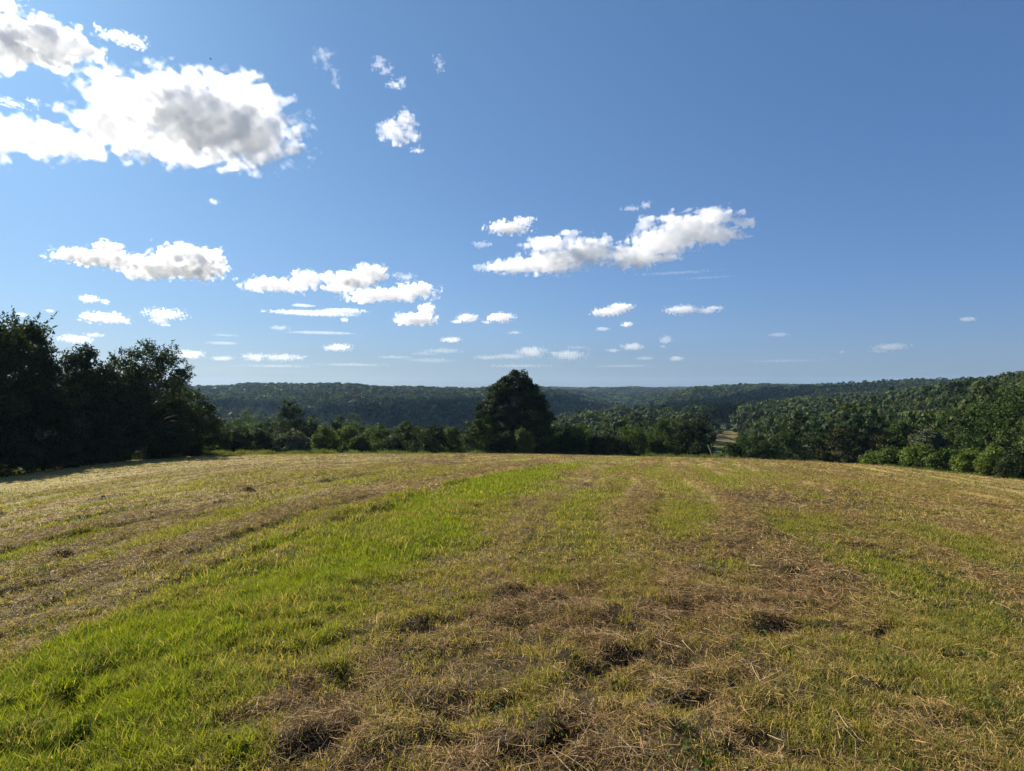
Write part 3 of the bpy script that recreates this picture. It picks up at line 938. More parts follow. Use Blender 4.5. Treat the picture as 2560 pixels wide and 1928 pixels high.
def build_woods():
    # individual trees: the nearest of the woods in view
    sp = tree_spots(88, 330, 8.2, -.95, 1.0)
    x, y = sp[:, 0], sp[:, 1]
    u = x / y
    px = CX + F * u
    zb = gz0(x, y)
    r = np.hypot(x, y)
    keep = (r > edge_R(np.arctan2(x, y)) + 16) & ~clearing(x, y) & (px > 420) & (np.abs(u) < .96)
    # what shows above the shrubs of the field edge
    H = 9.5 + 5.5 * rng.random(len(x))
    H = np.where((px > 520) & (px < 1240) & (y < 150), 6.5 + 3 * rng.random(len(x)), H)
    top = CY - F * (zb + H) / y
    lim = np.interp(px, [420, 540, 900, 1150, 1240, 1400, 1700, 2000, 2300, 2560], [1100, 1085, 1075, 1075, 1010, 1075, 1080, 1100, 1080, 1060])
    keep &= top < lim
    # keep the hollow before the forested hill free of tall crowns
    floor_ = np.interp(px, [420, 560, 700, 900, 1150, 1250, 1400, 1560, 1700, 1800, 2000, 2200, 2560, 2700],
                       [1030, 1045, 1050, 1048, 1040, 1010, 1012, 1000, 992, 1000, 985, 960, 925, 915])
    floor_ = floor_ + 42 * (1 - sstep(110, 230, y)) * (px > 1380) * (px < 2250)
    H = np.minimum(H, (CY - floor_) / F * y - zb)
    keep &= H > 5
    x, y, u, px, zb, H = (v[keep] for v in (x, y, u, px, zb, H))
    order = np.argsort(y)[:285]
    rest = np.argsort(y)[285:]
    protos = []
    for k in range(10):
        V, Q, c, C = proto(k, 1900, .062)
        Vt, Qt = tube([(0, 0, -.04), (0, 0, .2), (.01, 0, .5)], [.022, .016, .008], 6)
        n0 = len(V)
        me = mesh_from('woodland_tree', np.vstack([V, Vt]), [np.vstack([Q, Qt + n0])], [M_LEAF, M_BARK], colors=np.vstack([c, np.ones((len(Vt), 3))]))
        mi = np.zeros(len(Q) + len(Qt), dtype=np.int32)
        mi[len(Q):] = 1
        me.polygons.foreach_set('material_index', mi)
        protos.append(me)
    marks = [(420, 560, 'below the hill past the shaded wood'), (560, 680, 'behind the soft mid-green tree'), (680, 800, 'behind the leaning dark tree'), (800, 930, 'behind the flat-topped dark tree'),
             (930, 1060, 'behind the bushes halfway along the far edge'), (1060, 1220, 'on the sunny side of the big dense tree'), (1220, 1390, 'behind the big dense tree'),
             (1390, 1500, 'behind the light green spreading tree'), (1500, 1600, 'behind the dome-shaped dark bush'), (1600, 1700, 'behind the fresh green tree at the edge'),
             (1700, 1775, 'beside the mown clearing, behind the blackish tree'), (1775, 1870, 'across the end of the mown clearing'), (1870, 1960, 'past the mown clearing, above the dark bush'),
             (1960, 2060, 'above the tall dry grass'), (2060, 2160, 'above the brownish broad tree'), (2160, 2280, 'above the start of the bright hedge'),
             (2280, 2400, 'above the middle of the bright hedge'), (2400, 2800, 'above the far end of the bright hedge')]
    seen = {}
    for i in order:
        ti = int(rng.choice(6, p=[.30, .30, .16, .09, .06, .09]))
        wd = H[i] * (.62 + .3 * rng.random())
        o = bpy.data.objects.new('woodland_tree', protos[int(rng.integers(10))])
        col.objects.link(o)
        o.location = (x[i], y[i], zb[i] - .1)
        o.rotation_euler = (0, 0, rng.random() * 6.28)
        o.scale = (wd, wd, H[i])
        tn, tc = WOOD_TINTS[ti]
        f = .9 + .35 * rng.random()
        o.color = (tc[0] * f, tc[1] * f, tc[2] * f, 1)
        where = next((m[2] for m in marks if m[0] <= px[i] < m[1]), 'in the woods')
        sh = 'tall' if H[i] > 12.4 else ('low' if H[i] < 8.5 else ('broad' if wd / H[i] > .77 else 'slim'))
        dist = 'nearest rank' if y[i] < 118 else ('second rank' if y[i] < 150 else ('third rank' if y[i] < 200 else 'farthest rank'))
        lab = f'{sh} {tn} woodland tree, {dist}, {where}'
        seen.setdefault(lab, []).append(o)
    for lab, os_ in seen.items():
        for o in os_:
            tag(o, lab, 'tree', 'trees of the woods beyond the field')
    # the far woods: one mass
    Vs, Qs, Cs, k = [], [], [], 0
    bank = {}
    for lod, (lv, lf) in enumerate(((520, .11), (230, .165), (110, .24), (48, .36))):
        bank[lod] = [proto(j, lv, lf)[:3] for j in range(10)]
    parts = [np.stack([x[rest], y[rest], H[rest]], 1)]
    for (Y0, Y1, st, h0, h1) in ((330, 700, 8.8, 9, 15), (700, 1250, 12.5, 9, 20), (1250, 2100, 15, 10, 22), (2100, 3600, 20, 12, 18)):
        s = tree_spots(Y0, Y1, st, -1.0, 1.02)
        parts.append(np.column_stack([s, h0 + (h1 - h0) * rng.random(len(s))]))
    T = np.concatenate(parts)
    T = T[~clearing(T[:, 0], T[:, 1])]
    zb = gz0(T[:, 0], T[:, 1])
    # a tree that the ground rises in front of is out of sight: leave out what lies far behind a ridge
    az, rr = np.arctan2(T[:, 0], T[:, 1]), np.hypot(T[:, 0], T[:, 1])
    vis = np.ones(len(T), bool)
    for f in np.linspace(.25, .97, 26):
        gx, gy = T[:, 0] * f, T[:, 1] * f
        zg = gz0(gx, gy) + np.where(rr * f > 100, 6, 0)
        vis &= ~(zg / (rr * f) > (zb + T[:, 2] + 3) / rr)
    T, zb, rr, az = T[vis], zb[vis], rr[vis], az[vis]
    band = fbm2(T[:, 0] / 120 + 3, T[:, 1] / 120 + 5, 3)
    n = len(T)
    print('far trees', n)
    tints = np.array([t[1] for t in WOOD_TINTS])
    ti = rng.choice(6, n, p=[.36, .30, .15, .07, .04, .08])
    tint = tints[ti] * (.5 + .95 * rng.random((n, 1))) * (.6 + .8 * band[:, None]) * 1.25
    lod = np.digitize(T[:, 1], [430, 760, 1350])
    pid = rng.integers(0, 10, n)
    ang = rng.random(n) * 6.28
    wd = T[:, 2] * (.75 + .35 * rng.random(n)) * np.where(T[:, 1] > 1250, 1.35, 1) * np.where(T[:, 1] > 2100, 1.4, 1)
    for l in range(4):
        for p in range(10):
            idx = np.nonzero((lod == l) & (pid == p))[0]
            if not len(idx):
                continue
            V, Q, c = bank[l][p]
            ca, sa = np.cos(ang[idx])[:, None], np.sin(ang[idx])[:, None]
            X = (V[None, :, 0] * ca - V[None, :, 1] * sa) * wd[idx][:, None] + T[idx, 0][:, None]
            Yv = (V[None, :, 0] * sa + V[None, :, 1] * ca) * wd[idx][:, None] + T[idx, 1][:, None]
            Zv = V[None, :, 2] * T[idx, 2][:, None] + zb[idx][:, None] - .2
            Vs.append(np.stack([X, Yv, Zv], -1).reshape(-1, 3))
            Qs.append((Q[None] + (np.arange(len(idx)) * len(V))[:, None, None]).reshape(-1, 4) + k)
            Cs.append((c[None] * tint[idx][:, None, :]).reshape(-1, 3))
            k += len(idx) * len(V)
    me = mesh_from('forest', np.concatenate(Vs), np.concatenate(Qs), M_FOREST, colors=np.concatenate(Cs))
    tag(link('forest', me), 'dense green forest covering the far hills and ridges', 'forest', kind='stuff')
    print('forest verts', k)


# ------------------------------------------------------------------ clouds
def surface_nets(f):
    """closed quad mesh where f > 0 (vertices in grid units)"""
    s = f > 0
    nx, ny, nz = f.shape
    cells = np.zeros((nx - 1, ny - 1, nz - 1), np.int8)
    corners = [(a, b, c) for a in (0, 1) for b in (0, 1) for c in (0, 1)]
    for a, b, c in corners:
        cells += s[a:nx - 1 + a, b:ny - 1 + b, c:nz - 1 + c]
    act = (cells > 0) & (cells < 8)
    idx = np.full(act.shape, -1, np.int64)
    I = np.argwhere(act)
    idx[act] = np.arange(len(I))
    acc, cnt = np.zeros((len(I), 3)), np.zeros((len(I), 1))
    for ax in range(3):
        e = np.eye(3, dtype=int)[ax]
        o1, o2 = [np.eye(3, dtype=int)[k] for k in range(3) if k != ax]
        for p in (0, 1):
            for q in (0, 1):
                c0 = I + o1 * p + o2 * q
                c1 = c0 + e
                v0, v1 = f[tuple(c0.T)], f[tuple(c1.T)]
                m = (v0 > 0) != (v1 > 0)
                t = np.where(m, v0 / np.where(m, v0 - v1, 1), 0)
                acc[m] += (c0 + e * t[:, None])[m]
                cnt[m] += 1
    V = acc / np.maximum(cnt, 1)
    Q = []
    for ax in range(3):
        e = np.eye(3, dtype=int)[ax]
        k1, k2 = [k for k in range(3) if k != ax]
        o1, o2 = np.eye(3, dtype=int)[k1], np.eye(3, dtype=int)[k2]
        sl0 = [slice(None)] * 3
        sl1 = [slice(None)] * 3
        sl0[ax], sl1[ax] = slice(0, -1), slice(1, None)
        m = s[tuple(sl0)] != s[tuple(sl1)]
        E = np.argwhere(m)
        ok = (E[:, k1] > 0) & (E[:, k2] > 0) & (E[:, k1] < f.shape[k1] - 1) & (E[:, k2] < f.shape[k2] - 1)
        E = E[ok]
        q = np.stack([idx[tuple((E - o1 - o2).T)], idx[tuple((E - o2).T)], idx[tuple(E.T)], idx[tuple((E - o1).T)]], 1)
        flip = s[tuple(E.T)] == (ax == 1)
        q[flip] = q[flip][:, ::-1]
        Q.append(q)
    return V, np.concatenate(Q)


_cm = {}


def cloud_mat(dens):
    key = float('%.2g' % dens)
    if key not in _cm:
        m, nt, out = new_mat('cloud_vapour')
        v = N(nt, 'ShaderNodeVolumeScatter')
        v.inputs['Color'].default_value = (.985, .987, .99, 1)
        v.inputs['Density'].default_value = key
        v.inputs['Anisotropy'].default_value = .35
        nt.links.new(v.outputs[0], out.inputs['Volume'])
        _cm[key] = m
    return _cm[key]


def cloud(label, blobs, tau=7.0, amp=.42, vox=None, group=None, wisp=0.0, depth=1.0):
    """blobs: (column, row, half width, half height) in photo pixels; the cloud floats 900 m up in that direction"""
    B = np.array(blobs, float)
    wts = B[:, 2] * B[:, 3]
    cx, cy = (B[:, 0] * wts).sum() / wts.sum(), (B[:, 1] * wts).sum() / wts.sum()
    Yd = min(950 / max((CY - cy) / F, 1e-3), 15000)
    c = np.array([(cx - CX) / F, 1, (CY - cy) / F]) * Yd
    D = np.linalg.norm(c)
    n = c / D
    rt = np.cross(n, [0, 0, 1.0])
    rt /= np.linalg.norm(rt)
    up = np.cross(rt, n)

    def onplane(px, py):
        d = np.array([(px - CX) / F, 1, (CY - py) / F])
        p = d * (D / d.dot(n)) - c
        return np.array([p.dot(rt), p.dot(up)])

    E = []
    for bx, by, rx, ry in B:
        p = onplane(bx, by)
        E.append((p[0], p[1], np.linalg.norm(onplane(bx + rx, by) - onplane(bx - rx, by)) / 2, np.linalg.norm(onplane(bx, by + ry) - onplane(bx, by - ry)) / 2))
    E = np.array(E)
    mpp = D / F * (D / Yd) ** -1 * 1.0
    size = np.sqrt(E[:, 2] * E[:, 3])
    dep = np.clip(np.minimum(E[:, 2], E[:, 3] * 2.0), E[:, 3], None) * depth
    pad = 1.45
    lo = np.array([(E[:, 0] - E[:, 2] * pad).min(), -(dep * pad).max(), (E[:, 1] - E[:, 3] * pad).min()])
    hi = np.array([(E[:, 0] + E[:, 2] * pad).max(), (dep * pad).max(), (E[:, 1] + E[:, 3] * pad).max()])
    ext = hi - lo
    v = max(mpp * 1.3, (ext.prod() / 3.5e6) ** (1 / 3)) if vox is None else vox * mpp
    gx, gy, gzv = (np.arange(lo[i] - 2 * v, hi[i] + 2 * v, v) for i in range(3))
    X, Yv, Z = np.meshgrid(gx, gy, gzv, indexing='ij')
    X, Yv, Z = X.astype(np.float32), Yv.astype(np.float32), Z.astype(np.float32)
    f = None
    for (ex, ez, rx, rz), ry in zip(E, dep):
        oy = rng.normal(0, .25) * ry
        q = 1 - np.sqrt(((X - ex) / rx) ** 2 + ((Yv - oy) / ry) ** 2 + ((Z - ez) / rz) ** 2)
        if f is None:
            f = q
        else:
            h = np.clip(.5 + .5 * (q - f) / .35, 0, 1)
            f = f * (1 - h) + q * h + .35 * h * (1 - h)
    base = np.median(E[:, 3]) * .95
    seed = rng.random(3) * 60
    a, nz, tot = 1.0, 0, 0
    wl = base
    while wl > v * 1.8:
        th = 1.1 * seed[0]
        ca, sa = math.cos(th), math.sin(th)
        qn = n3((X * ca + Z * sa) / wl + seed[0], (Yv + .35 * X) / wl + seed[1], (Z * ca - X * sa) / wl + seed[2])
        bl = np.abs(qn * 2 - 1) * 1.15            # billow: rounded heads, thin creases
        nz = nz + a * (bl * (1 - wisp) + qn * wisp)
        tot += a
        a *= .585
        wl *= .5
        seed = seed + 11.7
    if tot == 0:
        nz = n3(X / (3 * v), Yv / (3 * v), Z / (3 * v))
    nz = (nz - nz.mean()) / (nz.std() + 1e-6)
    f = f + amp * .56 * nz - .03
    tau = tau * (.42 if cy < 700 else (.30 if cy < 820 else .15)) * (.55 if wisp >= .4 else 1)
    sig = tau / (2 * np.max(E[:, 3]))
    big = np.max(E[:, 3]) / mpp > 5.5
    M = Matrix(((rt[0], n[0], up[0], c[0]), (rt[1], n[1], up[1], c[1]), (rt[2], n[2], up[2], c[2]), (0, 0, 0, 1)))

    def hull(level, dens, nm):
        q = f + level
        q[0], q[-1], q[:, 0], q[:, -1], q[:, :, 0], q[:, :, -1] = (-1,) * 6
        V, Q = surface_nets(q)
        V = V * v + np.array([gx[0], gy[0], gzv[0]])
        return link(nm, mesh_from(nm, V, Q, cloud_mat(dens), smooth=True))

    o = hull(.09 if big else .05, sig * (.22 if big else .6), 'cloud')
    o.matrix_world = M
    tag(o, label, 'cloud', group or 'fair-weather clouds')
    if big:
        k = hull(-.06, sig * .65, 'cloud_core')
        k.parent = o
    return o


CLOUDS = [
    ('large bright cumulus with a long grey core, biggest cloud of the sky',
     [(515, 300, 198, 84), (330, 250, 105, 50), (240, 188, 50, 15), (640, 255, 72, 56), (300, 325, 108, 54), (440, 380, 125, 34), (628, 338, 88, 64), (555, 215, 58, 30),
      (85, 345, 112, 44), (10, 335, 78, 46), (200, 378, 55, 26), (-90, 350, 100, 50)], dict(tau=7.5, amp=.40)),
    ('broad bright cumulus cut by the picture edge above the biggest cloud', [(108, 102, 112, 50), (5, 116, 85, 44), (125, 150, 68, 20), (200, 122, 36, 20), (-80, 120, 80, 45)], dict(tau=7)),
    ('small bright scrap of cloud beside the broad cumulus near the top', [(300, 95, 42, 13), (340, 104, 24, 14)], dict(tau=3.5, amp=.7, wisp=.4)),
    ('ragged bright cloud cut off by the top corner of the picture', [(15, 18, 38, 24), (-40, 20, 50, 30)], dict(tau=3.5, amp=.7, wisp=.5)),
    ('faint torn wisp between the broad cumulus and the biggest cloud', [(32, 258, 26, 8), (86, 254, 11, 8)], dict(tau=1.6, amp=.8, wisp=.6)),
    ('faint threadlike wisp high up, nearest the biggest cloud', [(806, 142, 16, 17), (818, 168, 9, 10), (838, 200, 8, 14)], dict(tau=.7, amp=1.0, wisp=.8)),
    ('faint high wisp with small bright flecks at its middle', [(950, 160, 14, 14), (967, 176, 13, 8)], dict(tau=1.2, amp=.9, wisp=.7)),
    ('small hooked high wisp below the flecked one', [(988, 212, 17, 7), (1002, 202, 8, 9)], dict(tau=1.5, amp=.8, wisp=.7)),
    ('tiny curled wisp highest and alone in the blue', [(1095, 150, 9, 10), (1101, 170, 9, 9)], dict(tau=.9, amp=.9, wisp=.7)),
    ('ragged bright puff hanging alone in mid-sky', [(988, 334, 32, 22), (1016, 292, 17, 18), (1010, 312, 22, 18), (1025, 335, 18, 16)], dict(tau=3, amp=.8, wisp=.5)),
    ('tiny scrap under the ragged mid-sky puff', [(1045, 377, 14, 5)], dict(tau=1.8, amp=.6, wisp=.5)),
    ('tiny faint puff alone below the biggest cloud', [(534, 505, 12, 6)], dict(tau=1.6, amp=.6, wisp=.4)),
    ('white flat cloud with a raised end, touching the grey-based one', [(225, 645, 82, 18), (275, 622, 36, 17), (292, 655, 34, 17)], dict(tau=7)),
    ('white heaped cloud with a grey hollow base, below the biggest cloud', [(430, 668, 115, 26), (455, 638, 62, 24), (540, 638, 22, 18), (510, 662, 50, 26), (352, 680, 48, 16)], dict(tau=9)),
    ('long white cloud rising to a knob, first of the three linked ones', [(690, 713, 74, 17), (768, 697, 34, 20), (640, 723, 32, 9)], dict(tau=7)),
    ('slanting white cloud in the middle of the three linked ones', [(880, 700, 58, 19), (930, 682, 40, 18), (840, 722, 33, 9)], dict(tau=7)),
    ('low slanting white cloud, last of the three linked ones', [(965, 738, 86, 15), (1042, 724, 44, 16), (905, 748, 34, 10)], dict(tau=7)),
    ('faint smudge of cloud above the last of the three linked ones', [(1010, 692, 24, 7)], dict(tau=1.0, amp=.7, wisp=.6)),
    ('long thin flat streak of cloud below the three linked ones', [(780, 783, 105, 7), (860, 777, 55, 6)], dict(tau=2.2, amp=.35)),
    ('short thin streak just above the long flat streak', [(757, 764, 30, 4)], dict(tau=1.6, amp=.3)),
    ('small oval puff under the end of the long flat streak', [(861, 800, 10, 5)], dict(tau=2.5, amp=.3)),
    ('second thin flat streak lower down, narrower and fainter', [(805, 832, 82, 4)], dict(tau=1.6, amp=.3)),
    ('upturned white cloud with a rounded hump, below the three linked ones', [(1040, 797, 46, 14), (1068, 776, 22, 15), (1015, 805, 24, 9)], dict(tau=8)),
    ('small white puff next to the upturned cloud', [(1168, 795, 23, 10), (1142, 805, 14, 4)], dict(tau=5)),
    ('small white puff with a pointed tail, second past the upturned cloud', [(1250, 794, 30, 11), (1215, 806, 14, 4)], dict(tau=5)),
    ('big slanting bank of white cloud over the mown clearing',
     [(1290, 664, 74, 18), (1380, 655, 78, 28), (1365, 612, 55, 20), (1422, 584, 24, 9), (1470, 630, 62, 30), (1515, 595, 14, 11), (1590, 640, 74, 26), (1612, 562, 19, 22), (1650, 608, 72, 30),
      (1725, 575, 74, 34), (1785, 540, 40, 22), (1795, 590, 58, 18), (1862, 560, 26, 12)], dict(tau=4.5, amp=.45, wisp=.25)),
    ('tapered white cloud just above the near end of the slanting bank', [(1270, 570, 44, 14), (1310, 552, 22, 9)], dict(tau=4, amp=.5, wisp=.3)),
    ('thin forked wisp standing above the middle of the slanting bank', [(1578, 522, 20, 5), (1616, 512, 11, 7)], dict(tau=1.4, amp=.7, wisp=.7)),
    ('small scrap hanging under the middle of the slanting bank', [(1678, 643, 20, 7)], dict(tau=1.6, amp=.7, wisp=.6)),
    ('tiny faint scrap beyond the high end of the slanting bank', [(1856, 530, 10, 7)], dict(tau=1.5, amp=.6, wisp=.6)),
    ('faint scrap just before the low end of the slanting bank', [(1205, 612, 18, 7)], dict(tau=.8, amp=.7, wisp=.6)),
    ('neat lens-shaped white puff low under the slanting bank', [(1518, 781, 36, 10), (1553, 769, 26, 11)], dict(tau=5)),
    ('drawn-out white cloud with a fading tail, under the high end of the bank', [(1706, 775, 38, 10), (1758, 779, 32, 6), (1785, 770, 20, 5)], dict(tau=3, amp=.5, wisp=.3)),
    ('tiny white puff just below the lens-shaped one', [(1567, 811, 13, 6)], dict(tau=3.5)),
    ('tiny flat puff below and before the lens-shaped one', [(1507, 823, 15, 5)], dict(tau=3)),
    ('small flat puff above the big dense tree', [(1127, 850, 24, 6)], dict(tau=4)),
    ('pale broken strip of cloud low over the hill, before the big dense tree', [(1110, 877, 45, 6), (1060, 884, 30, 4)], dict(tau=1.5, amp=.5, wisp=.4)),
    ('lowest pale strip of cloud over the hill before the big dense tree', [(1075, 901, 55, 5)], dict(tau=1.2, amp=.5, wisp=.4)),
    ('low heaped cloud just behind the top of the big dense tree', [(1330, 881, 32, 13), (1275, 891, 42, 6), (1220, 894, 34, 5)], dict(tau=2.6, amp=.5)),
    ('low pale heap with a slanting streak, next past the big dense tree', [(1422, 888, 42, 11), (1445, 869, 25, 4)], dict(tau=2, amp=.5, wisp=.2)),
    ('small low slanting puff below the lens-shaped one', [(1582, 867, 26, 8), (1535, 876, 18, 4)], dict(tau=3)),
    ('small soft upright puff low over the distant ridge', [(1664, 850, 15, 9), (1658, 866, 8, 4)], dict(tau=2)),
    ('very low pale smear above the distant ridge, nearer the big dense tree', [(1612, 896, 22, 4)], dict(tau=1.4)),
    ('very low pale puff above the distant ridge past the smear', [(1692, 897, 19, 6)], dict(tau=2)),
    ('tiny low puff high over the clearing, almost lost in haze', [(1945, 837, 24, 5)], dict(tau=1.3)),
    ('lonely small puff high above the bright green hedge', [(2420, 798, 20, 5)], dict(tau=1.6)),
    ('long faint low puff over the wooded plateau', [(2228, 867, 42, 8), (2200, 878, 30, 4)], dict(tau=1.6, amp=.5)),
    ('tiny faint dot of cloud before the long faint puff over the woods', [(2105, 880, 8, 4)], dict(tau=1.2)),
    ('small grey-bottomed cloud low beside the airy tree', [(475, 886, 32, 11)], dict(tau=3.5)),
    ('low pale scrap between the grey-bottomed cloud and the double heap', [(557, 896, 26, 6)], dict(tau=1.8)),
    ('low pale double heap of cloud over the forested hill', [(637, 893, 24, 9), (705, 893, 48, 8)], dict(tau=2.4, amp=.5)),
    ('small white domed puff low over the forested hill', [(845, 869, 32, 9)], dict(tau=4)),
    ('small ragged puff above the wide flat puff near the shaded wood', [(222, 748, 23, 9), (262, 754, 11, 6)], dict(tau=3)),
    ('wide flat white puff above the shaded wood', [(255, 794, 48, 13), (295, 800, 26, 9)], dict(tau=4.5)),
    ('white puff with a small detached lower piece, above the airy tree', [(415, 786, 44, 12), (398, 800, 22, 8), (412, 813, 13, 3)], dict(tau=3.5, amp=.5)),
    ('pale slanting cloud just above the gap in the shaded wood', [(190, 848, 44, 10), (236, 838, 24, 6)], dict(tau=3)),
    ('tiny faint puff close above the spiky tree', [(53, 787, 15, 5)], dict(tau=1.6)),
    ('tiny faint puff between the spiky tree and the ragged puff', [(123, 777, 12, 4)], dict(tau=1.4)),
    ('thin pale layer of cloud low beyond the airy tree', [(555, 858, 38, 4)], dict(tau=1.2, amp=.3)),
    ('long hair-thin veil sloping down below the slanting bank', [(1690, 682, 75, 3), (1770, 694, 50, 2.5)], dict(tau=0.48, amp=.8, wisp=.5)),
    ('faint veil of cloud close above the top of the big dense tree', [(1300, 915, 70, 3)], dict(tau=0.96, amp=.8)),
    ('faint low veil above the ridge before the marker pole', [(1560, 915, 60, 3)], dict(tau=0.84, amp=.8)),
    ('faint broken veil of cloud lowest over the forested hill', [(880, 912, 75, 3)], dict(tau=0.96, amp=.8)),
    ('faint veil just under the double heap over the forested hill', [(690, 915, 80, 3)], dict(tau=0.96, amp=.8)),
    ('small faint smear between the two flat streaks', [(700, 820, 22, 5)], dict(tau=1.4, amp=.6)),
    ('thin veil under the white puff with a detached lower piece', [(560, 838, 30, 2.5)], dict(tau=0.84, amp=.8)),
    ('small faint puff standing alone just above the big dense tree, past the small flat puff', [(1285, 832, 14, 4)], dict(tau=1.6, amp=.6)),
    ('thin broken veil before the low heaped cloud by the big dense tree', [(985, 893, 34, 3)], dict(tau=0.96, amp=.8)),
    ('long faint veil over the wooded plateau below the lonely puff', [(1960, 902, 90, 3)], dict(tau=0.60, amp=.8)),
]


# ------------------------------------------------------------------ small things
def build_pole():
    x, y = px_point(1783, 71.5), 71.5
    z = g1(x, y)
    root = bpy.data.objects.new('marker_pole', None)
    col.objects.link(root)
    root.location = (x, y, z)
    root.rotation_euler = (0, math.radians(-21), 0)
    tag(root, 'thin leaning pole with pale top and yellow base at the far field edge', 'pole')
    V, Q = tube([(0, 0, -.2), (0, 0, .3), (0, 0, .62)], [.042, .042, .042], 10)
    link('pole_base', mesh_from('pole_base', V, Q, paint_mat('yellow_paint', (.62, .50, .06)), smooth=True), root)
    V, Q = tube([(0, 0, .62), (0, 0, 1.3), (0, 0, 1.86), (0, 0, 1.9), (0, 0, 1.9)], [.036, .036, .036, .025, .001], 10)
    link('pole_shaft', mesh_from('pole_shaft', V, Q, paint_mat('pale_paint', (.66, .60, .48)), smooth=True), root)
    # pale broken stalks beside it
    x, y = px_point(1817, 70), 70
    Vs, Qs, k = [], [], 0
    for a, L, t in ((0, .72, .1), (1.2, .55, .35), (2.6, .62, -.3), (4, .42, .45)):
        V, Q = tube([(0, 0, -.1), (math.sin(t) * L * .5, .03 * math.cos(a), math.cos(t) * L * .5), (math.sin(t) * L * 1.1, .08 * math.cos(a), math.cos(t) * L)], [.045, .035, .012], 7)
        Vs.append(V), Qs.append(Q + k)
        k += len(V)
    o = link('dead_stalk', mesh_from('dead_stalk', np.concatenate(Vs), np.concatenate(Qs), paint_mat('dry_stem', (.50, .42, .27), .9), smooth=True), loc=(x, y, g1(x, y)))
    tag(o, 'pale dead splintered stalk sticking up beside the leaning pole', 'dead plant')


def build_mounds():
    labs = ['small dark pointed heap of hay on the mown field below the pale bush', 'small dark heap of hay among the windrows under the wood\'s shadow',
            'low reddish heap of hay on the mown slope before the hedge']
    for (mx, my, mr, mh), lab in zip(hay_mounds(), labs):
        n = 500
        a = rng.random(n) * 6.28
        q = rng.random(n) ** .6
        P = np.stack([np.cos(a) * q * mr * 1.5, np.sin(a) * q * mr, mh * (1 - q) ** .8 * (.6 + .5 * rng.random(n))], 1)
        c = np.array([.22, .15, .085]) * (.5 + .9 * rng.random((n, 1)))
        me = straws(P, .06 + .10 * rng.random(n), np.full(n, .008), rng.normal(0, .4, n), c, 'hay_clump')
        tag(link('hay_clump', me, loc=(mx, my, float(gz(np.array([mx]), np.array([my]))[0]))), lab, 'hay heap', 'little hay heaps on the field')


def build_bird():
    c = np.array([(527 - CX) / F, 1, (CY - 148) / F]) * 85
    V = np.array([(-.22, 0, 0), (-.12, .045, .03), (0, .03, .06), (.14, .02, .02), (.2, .05, .0), (.2, -.05, 0), (0, -.03, .06), (-.12, -.045, .03), (0, 0, -.05),
                  (-.04, .25, .12), (.06, .22, .12), (.0, .46, .05), (.08, .42, .05), (-.04, -.25, .12), (.06, -.22, .12), (.0, -.46, .05), (.08, -.42, .05)])
    Tq = [(0, 1, 8), (1, 2, 8), (2, 3, 8), (3, 6, 8), (6, 7, 8), (7, 0, 8), (0, 7, 1), (1, 7, 6), (1, 6, 2), (2, 6, 3), (3, 5, 4), (2, 1, 9), (2, 9, 10), (9, 11, 10), (10, 11, 12),
          (7, 6, 13), (6, 14, 13), (13, 14, 15), (14, 16, 15)]
    me = mesh_from('bird', V, np.array(Tq), paint_mat('dark_feathers', (.03, .03, .035), .8))
    o = link('bird', me, loc=c)
    o.rotation_euler = (.3, 0, .6)
    tag(o, 'tiny dark bird in flight just above the biggest cloud', 'bird')


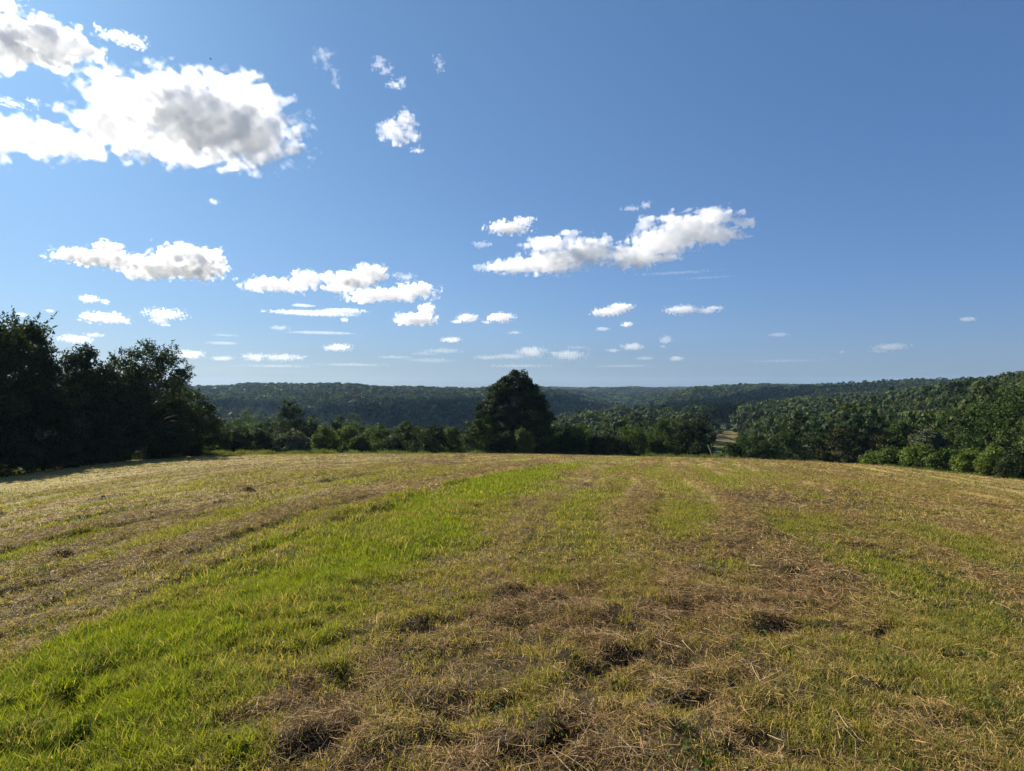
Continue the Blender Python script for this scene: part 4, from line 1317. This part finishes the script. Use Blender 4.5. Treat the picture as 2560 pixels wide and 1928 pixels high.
# ------------------------------------------------------------------ light, air, camera
def build_light():
    w = bpy.data.worlds.new('World')
    sc.world = w
    w.use_nodes = True
    nt = w.node_tree
    bg = nt.nodes['Background']
    sky = nt.nodes.new('ShaderNodeTexSky')
    sky.sky_type = 'NISHITA'
    sky.sun_disc = False
    sky.sun_elevation = SUN_EL
    sky.sun_rotation = SUN_AZ
    sky.altitude = 100
    sky.air_density = 1.0
    sky.dust_density = .25
    sky.ozone_density = 4.0
    # the air of that day, a little bluer than the model's: each channel is a power of the sky's luminance, with a paler band at the horizon
    def M(op, a_, b_=None):
        n = N(nt, 'ShaderNodeMath', operation=op)
        for i_, v_ in enumerate((a_, b_)):
            if v_ is None:
                continue
            if isinstance(v_, (int, float)):
                n.inputs[i_].default_value = v_
            else:
                nt.links.new(v_, n.inputs[i_])
        return n.outputs[0]

    tc = N(nt, 'ShaderNodeTexCoord')
    sx = N(nt, 'ShaderNodeSeparateXYZ')
    nt.links.new(tc.outputs['Generated'], sx.inputs[0])
    z = M('MAXIMUM', sx.outputs['Z'], 0.0)
    low = M('EXPONENT', M('MULTIPLY', z, -12.5))
    bw = N(nt, 'ShaderNodeRGBToBW')
    nt.links.new(sky.outputs[0], bw.inputs[0])
    lum = M('MINIMUM', bw.outputs[0], 40.0)
    cb = N(nt, 'ShaderNodeCombineXYZ')
    gain = math.log(1.06 / (.1 * 2 ** EXPOSURE))
    for i_, (c0, c1, c2, pw) in enumerate(((-3.238, .581, .17, 1.014), (-2.303, .42, -.31, .855), (-1.256, .15, -.79, .603))):
        e_ = M('EXPONENT', M('ADD', M('ADD', M('MULTIPLY', z, c1), M('MULTIPLY', low, c2)), c0 + gain))
        nt.links.new(M('MULTIPLY', e_, M('POWER', lum, pw)), cb.inputs[i_])
    nt.links.new(cb.outputs[0], bg.inputs['Color'])
    bg.inputs['Strength'].default_value = .1
    sun = bpy.data.lights.new('sun', 'SUN')
    sun.energy = 5
    sun.angle = math.radians(.5)
    sun.color = (1, .91, .76)
    o = link('sun', sun)
    o.rotation_euler = Vector(SUN_DIR).to_track_quat('Z', 'Y').to_euler()
    cam = bpy.data.cameras.new('camera')
    cam.sensor_fit = 'HORIZONTAL'
    cam.sensor_width = 36
    cam.lens = F / 2560 * 36
    cam.clip_start = .05
    cam.clip_end = 60000
    co = link('camera', cam, loc=(0, 0, 0))
    co.rotation_euler = (math.radians(90), 0, 0)
    sc.camera = co


def build_haze(top):
    lo, hi = np.array([-5700, -5700, -90]), np.array([5700, 5700, top])
    V = np.array([(x, y, z) for x in (lo[0], hi[0]) for y in (lo[1], hi[1]) for z in (lo[2], hi[2])])
    Q = np.array([(0, 1, 3, 2), (4, 6, 7, 5), (0, 4, 5, 1), (2, 3, 7, 6), (0, 2, 6, 4), (1, 5, 7, 3)])
    m, nt, out = new_mat('thin_air')
    v = N(nt, 'ShaderNodeVolumePrincipled')
    v.inputs['Color'].default_value = (.42, .66, 1, 1)
    v.inputs['Density'].default_value = 7.5e-5
    v.inputs['Anisotropy'].default_value = .2
    nt.links.new(v.outputs[0], out.inputs['Volume'])
    tag(link('haze', mesh_from('haze', V, Q, m)), 'thin blue haze over the valley and hills', 'haze', kind='stuff')


build_light()
build_ground()
build_grass()
build_hay()
build_weeds()
build_tall_grass()
build_near_trees()
build_woods()
for lab, bl, kw in CLOUDS:
    cloud(lab, bl, **kw)
build_pole()
build_mounds()
build_bird()
build_haze(70)

sc.view_settings.view_transform = 'Standard'
sc.view_settings.look = 'None'
sc.view_settings.exposure = EXPOSURE
sc.view_settings.gamma = 1
sc.view_settings.use_curve_mapping = False
cy = sc.cycles
cy.max_bounces = 24
cy.diffuse_bounces = 3
cy.glossy_bounces = 2
cy.transmission_bounces = 4
cy.volume_bounces = 24
cy.transparent_max_bounces = 8
cy.use_denoising = True
cy.caustics_reflective = False
cy.caustics_refractive = False
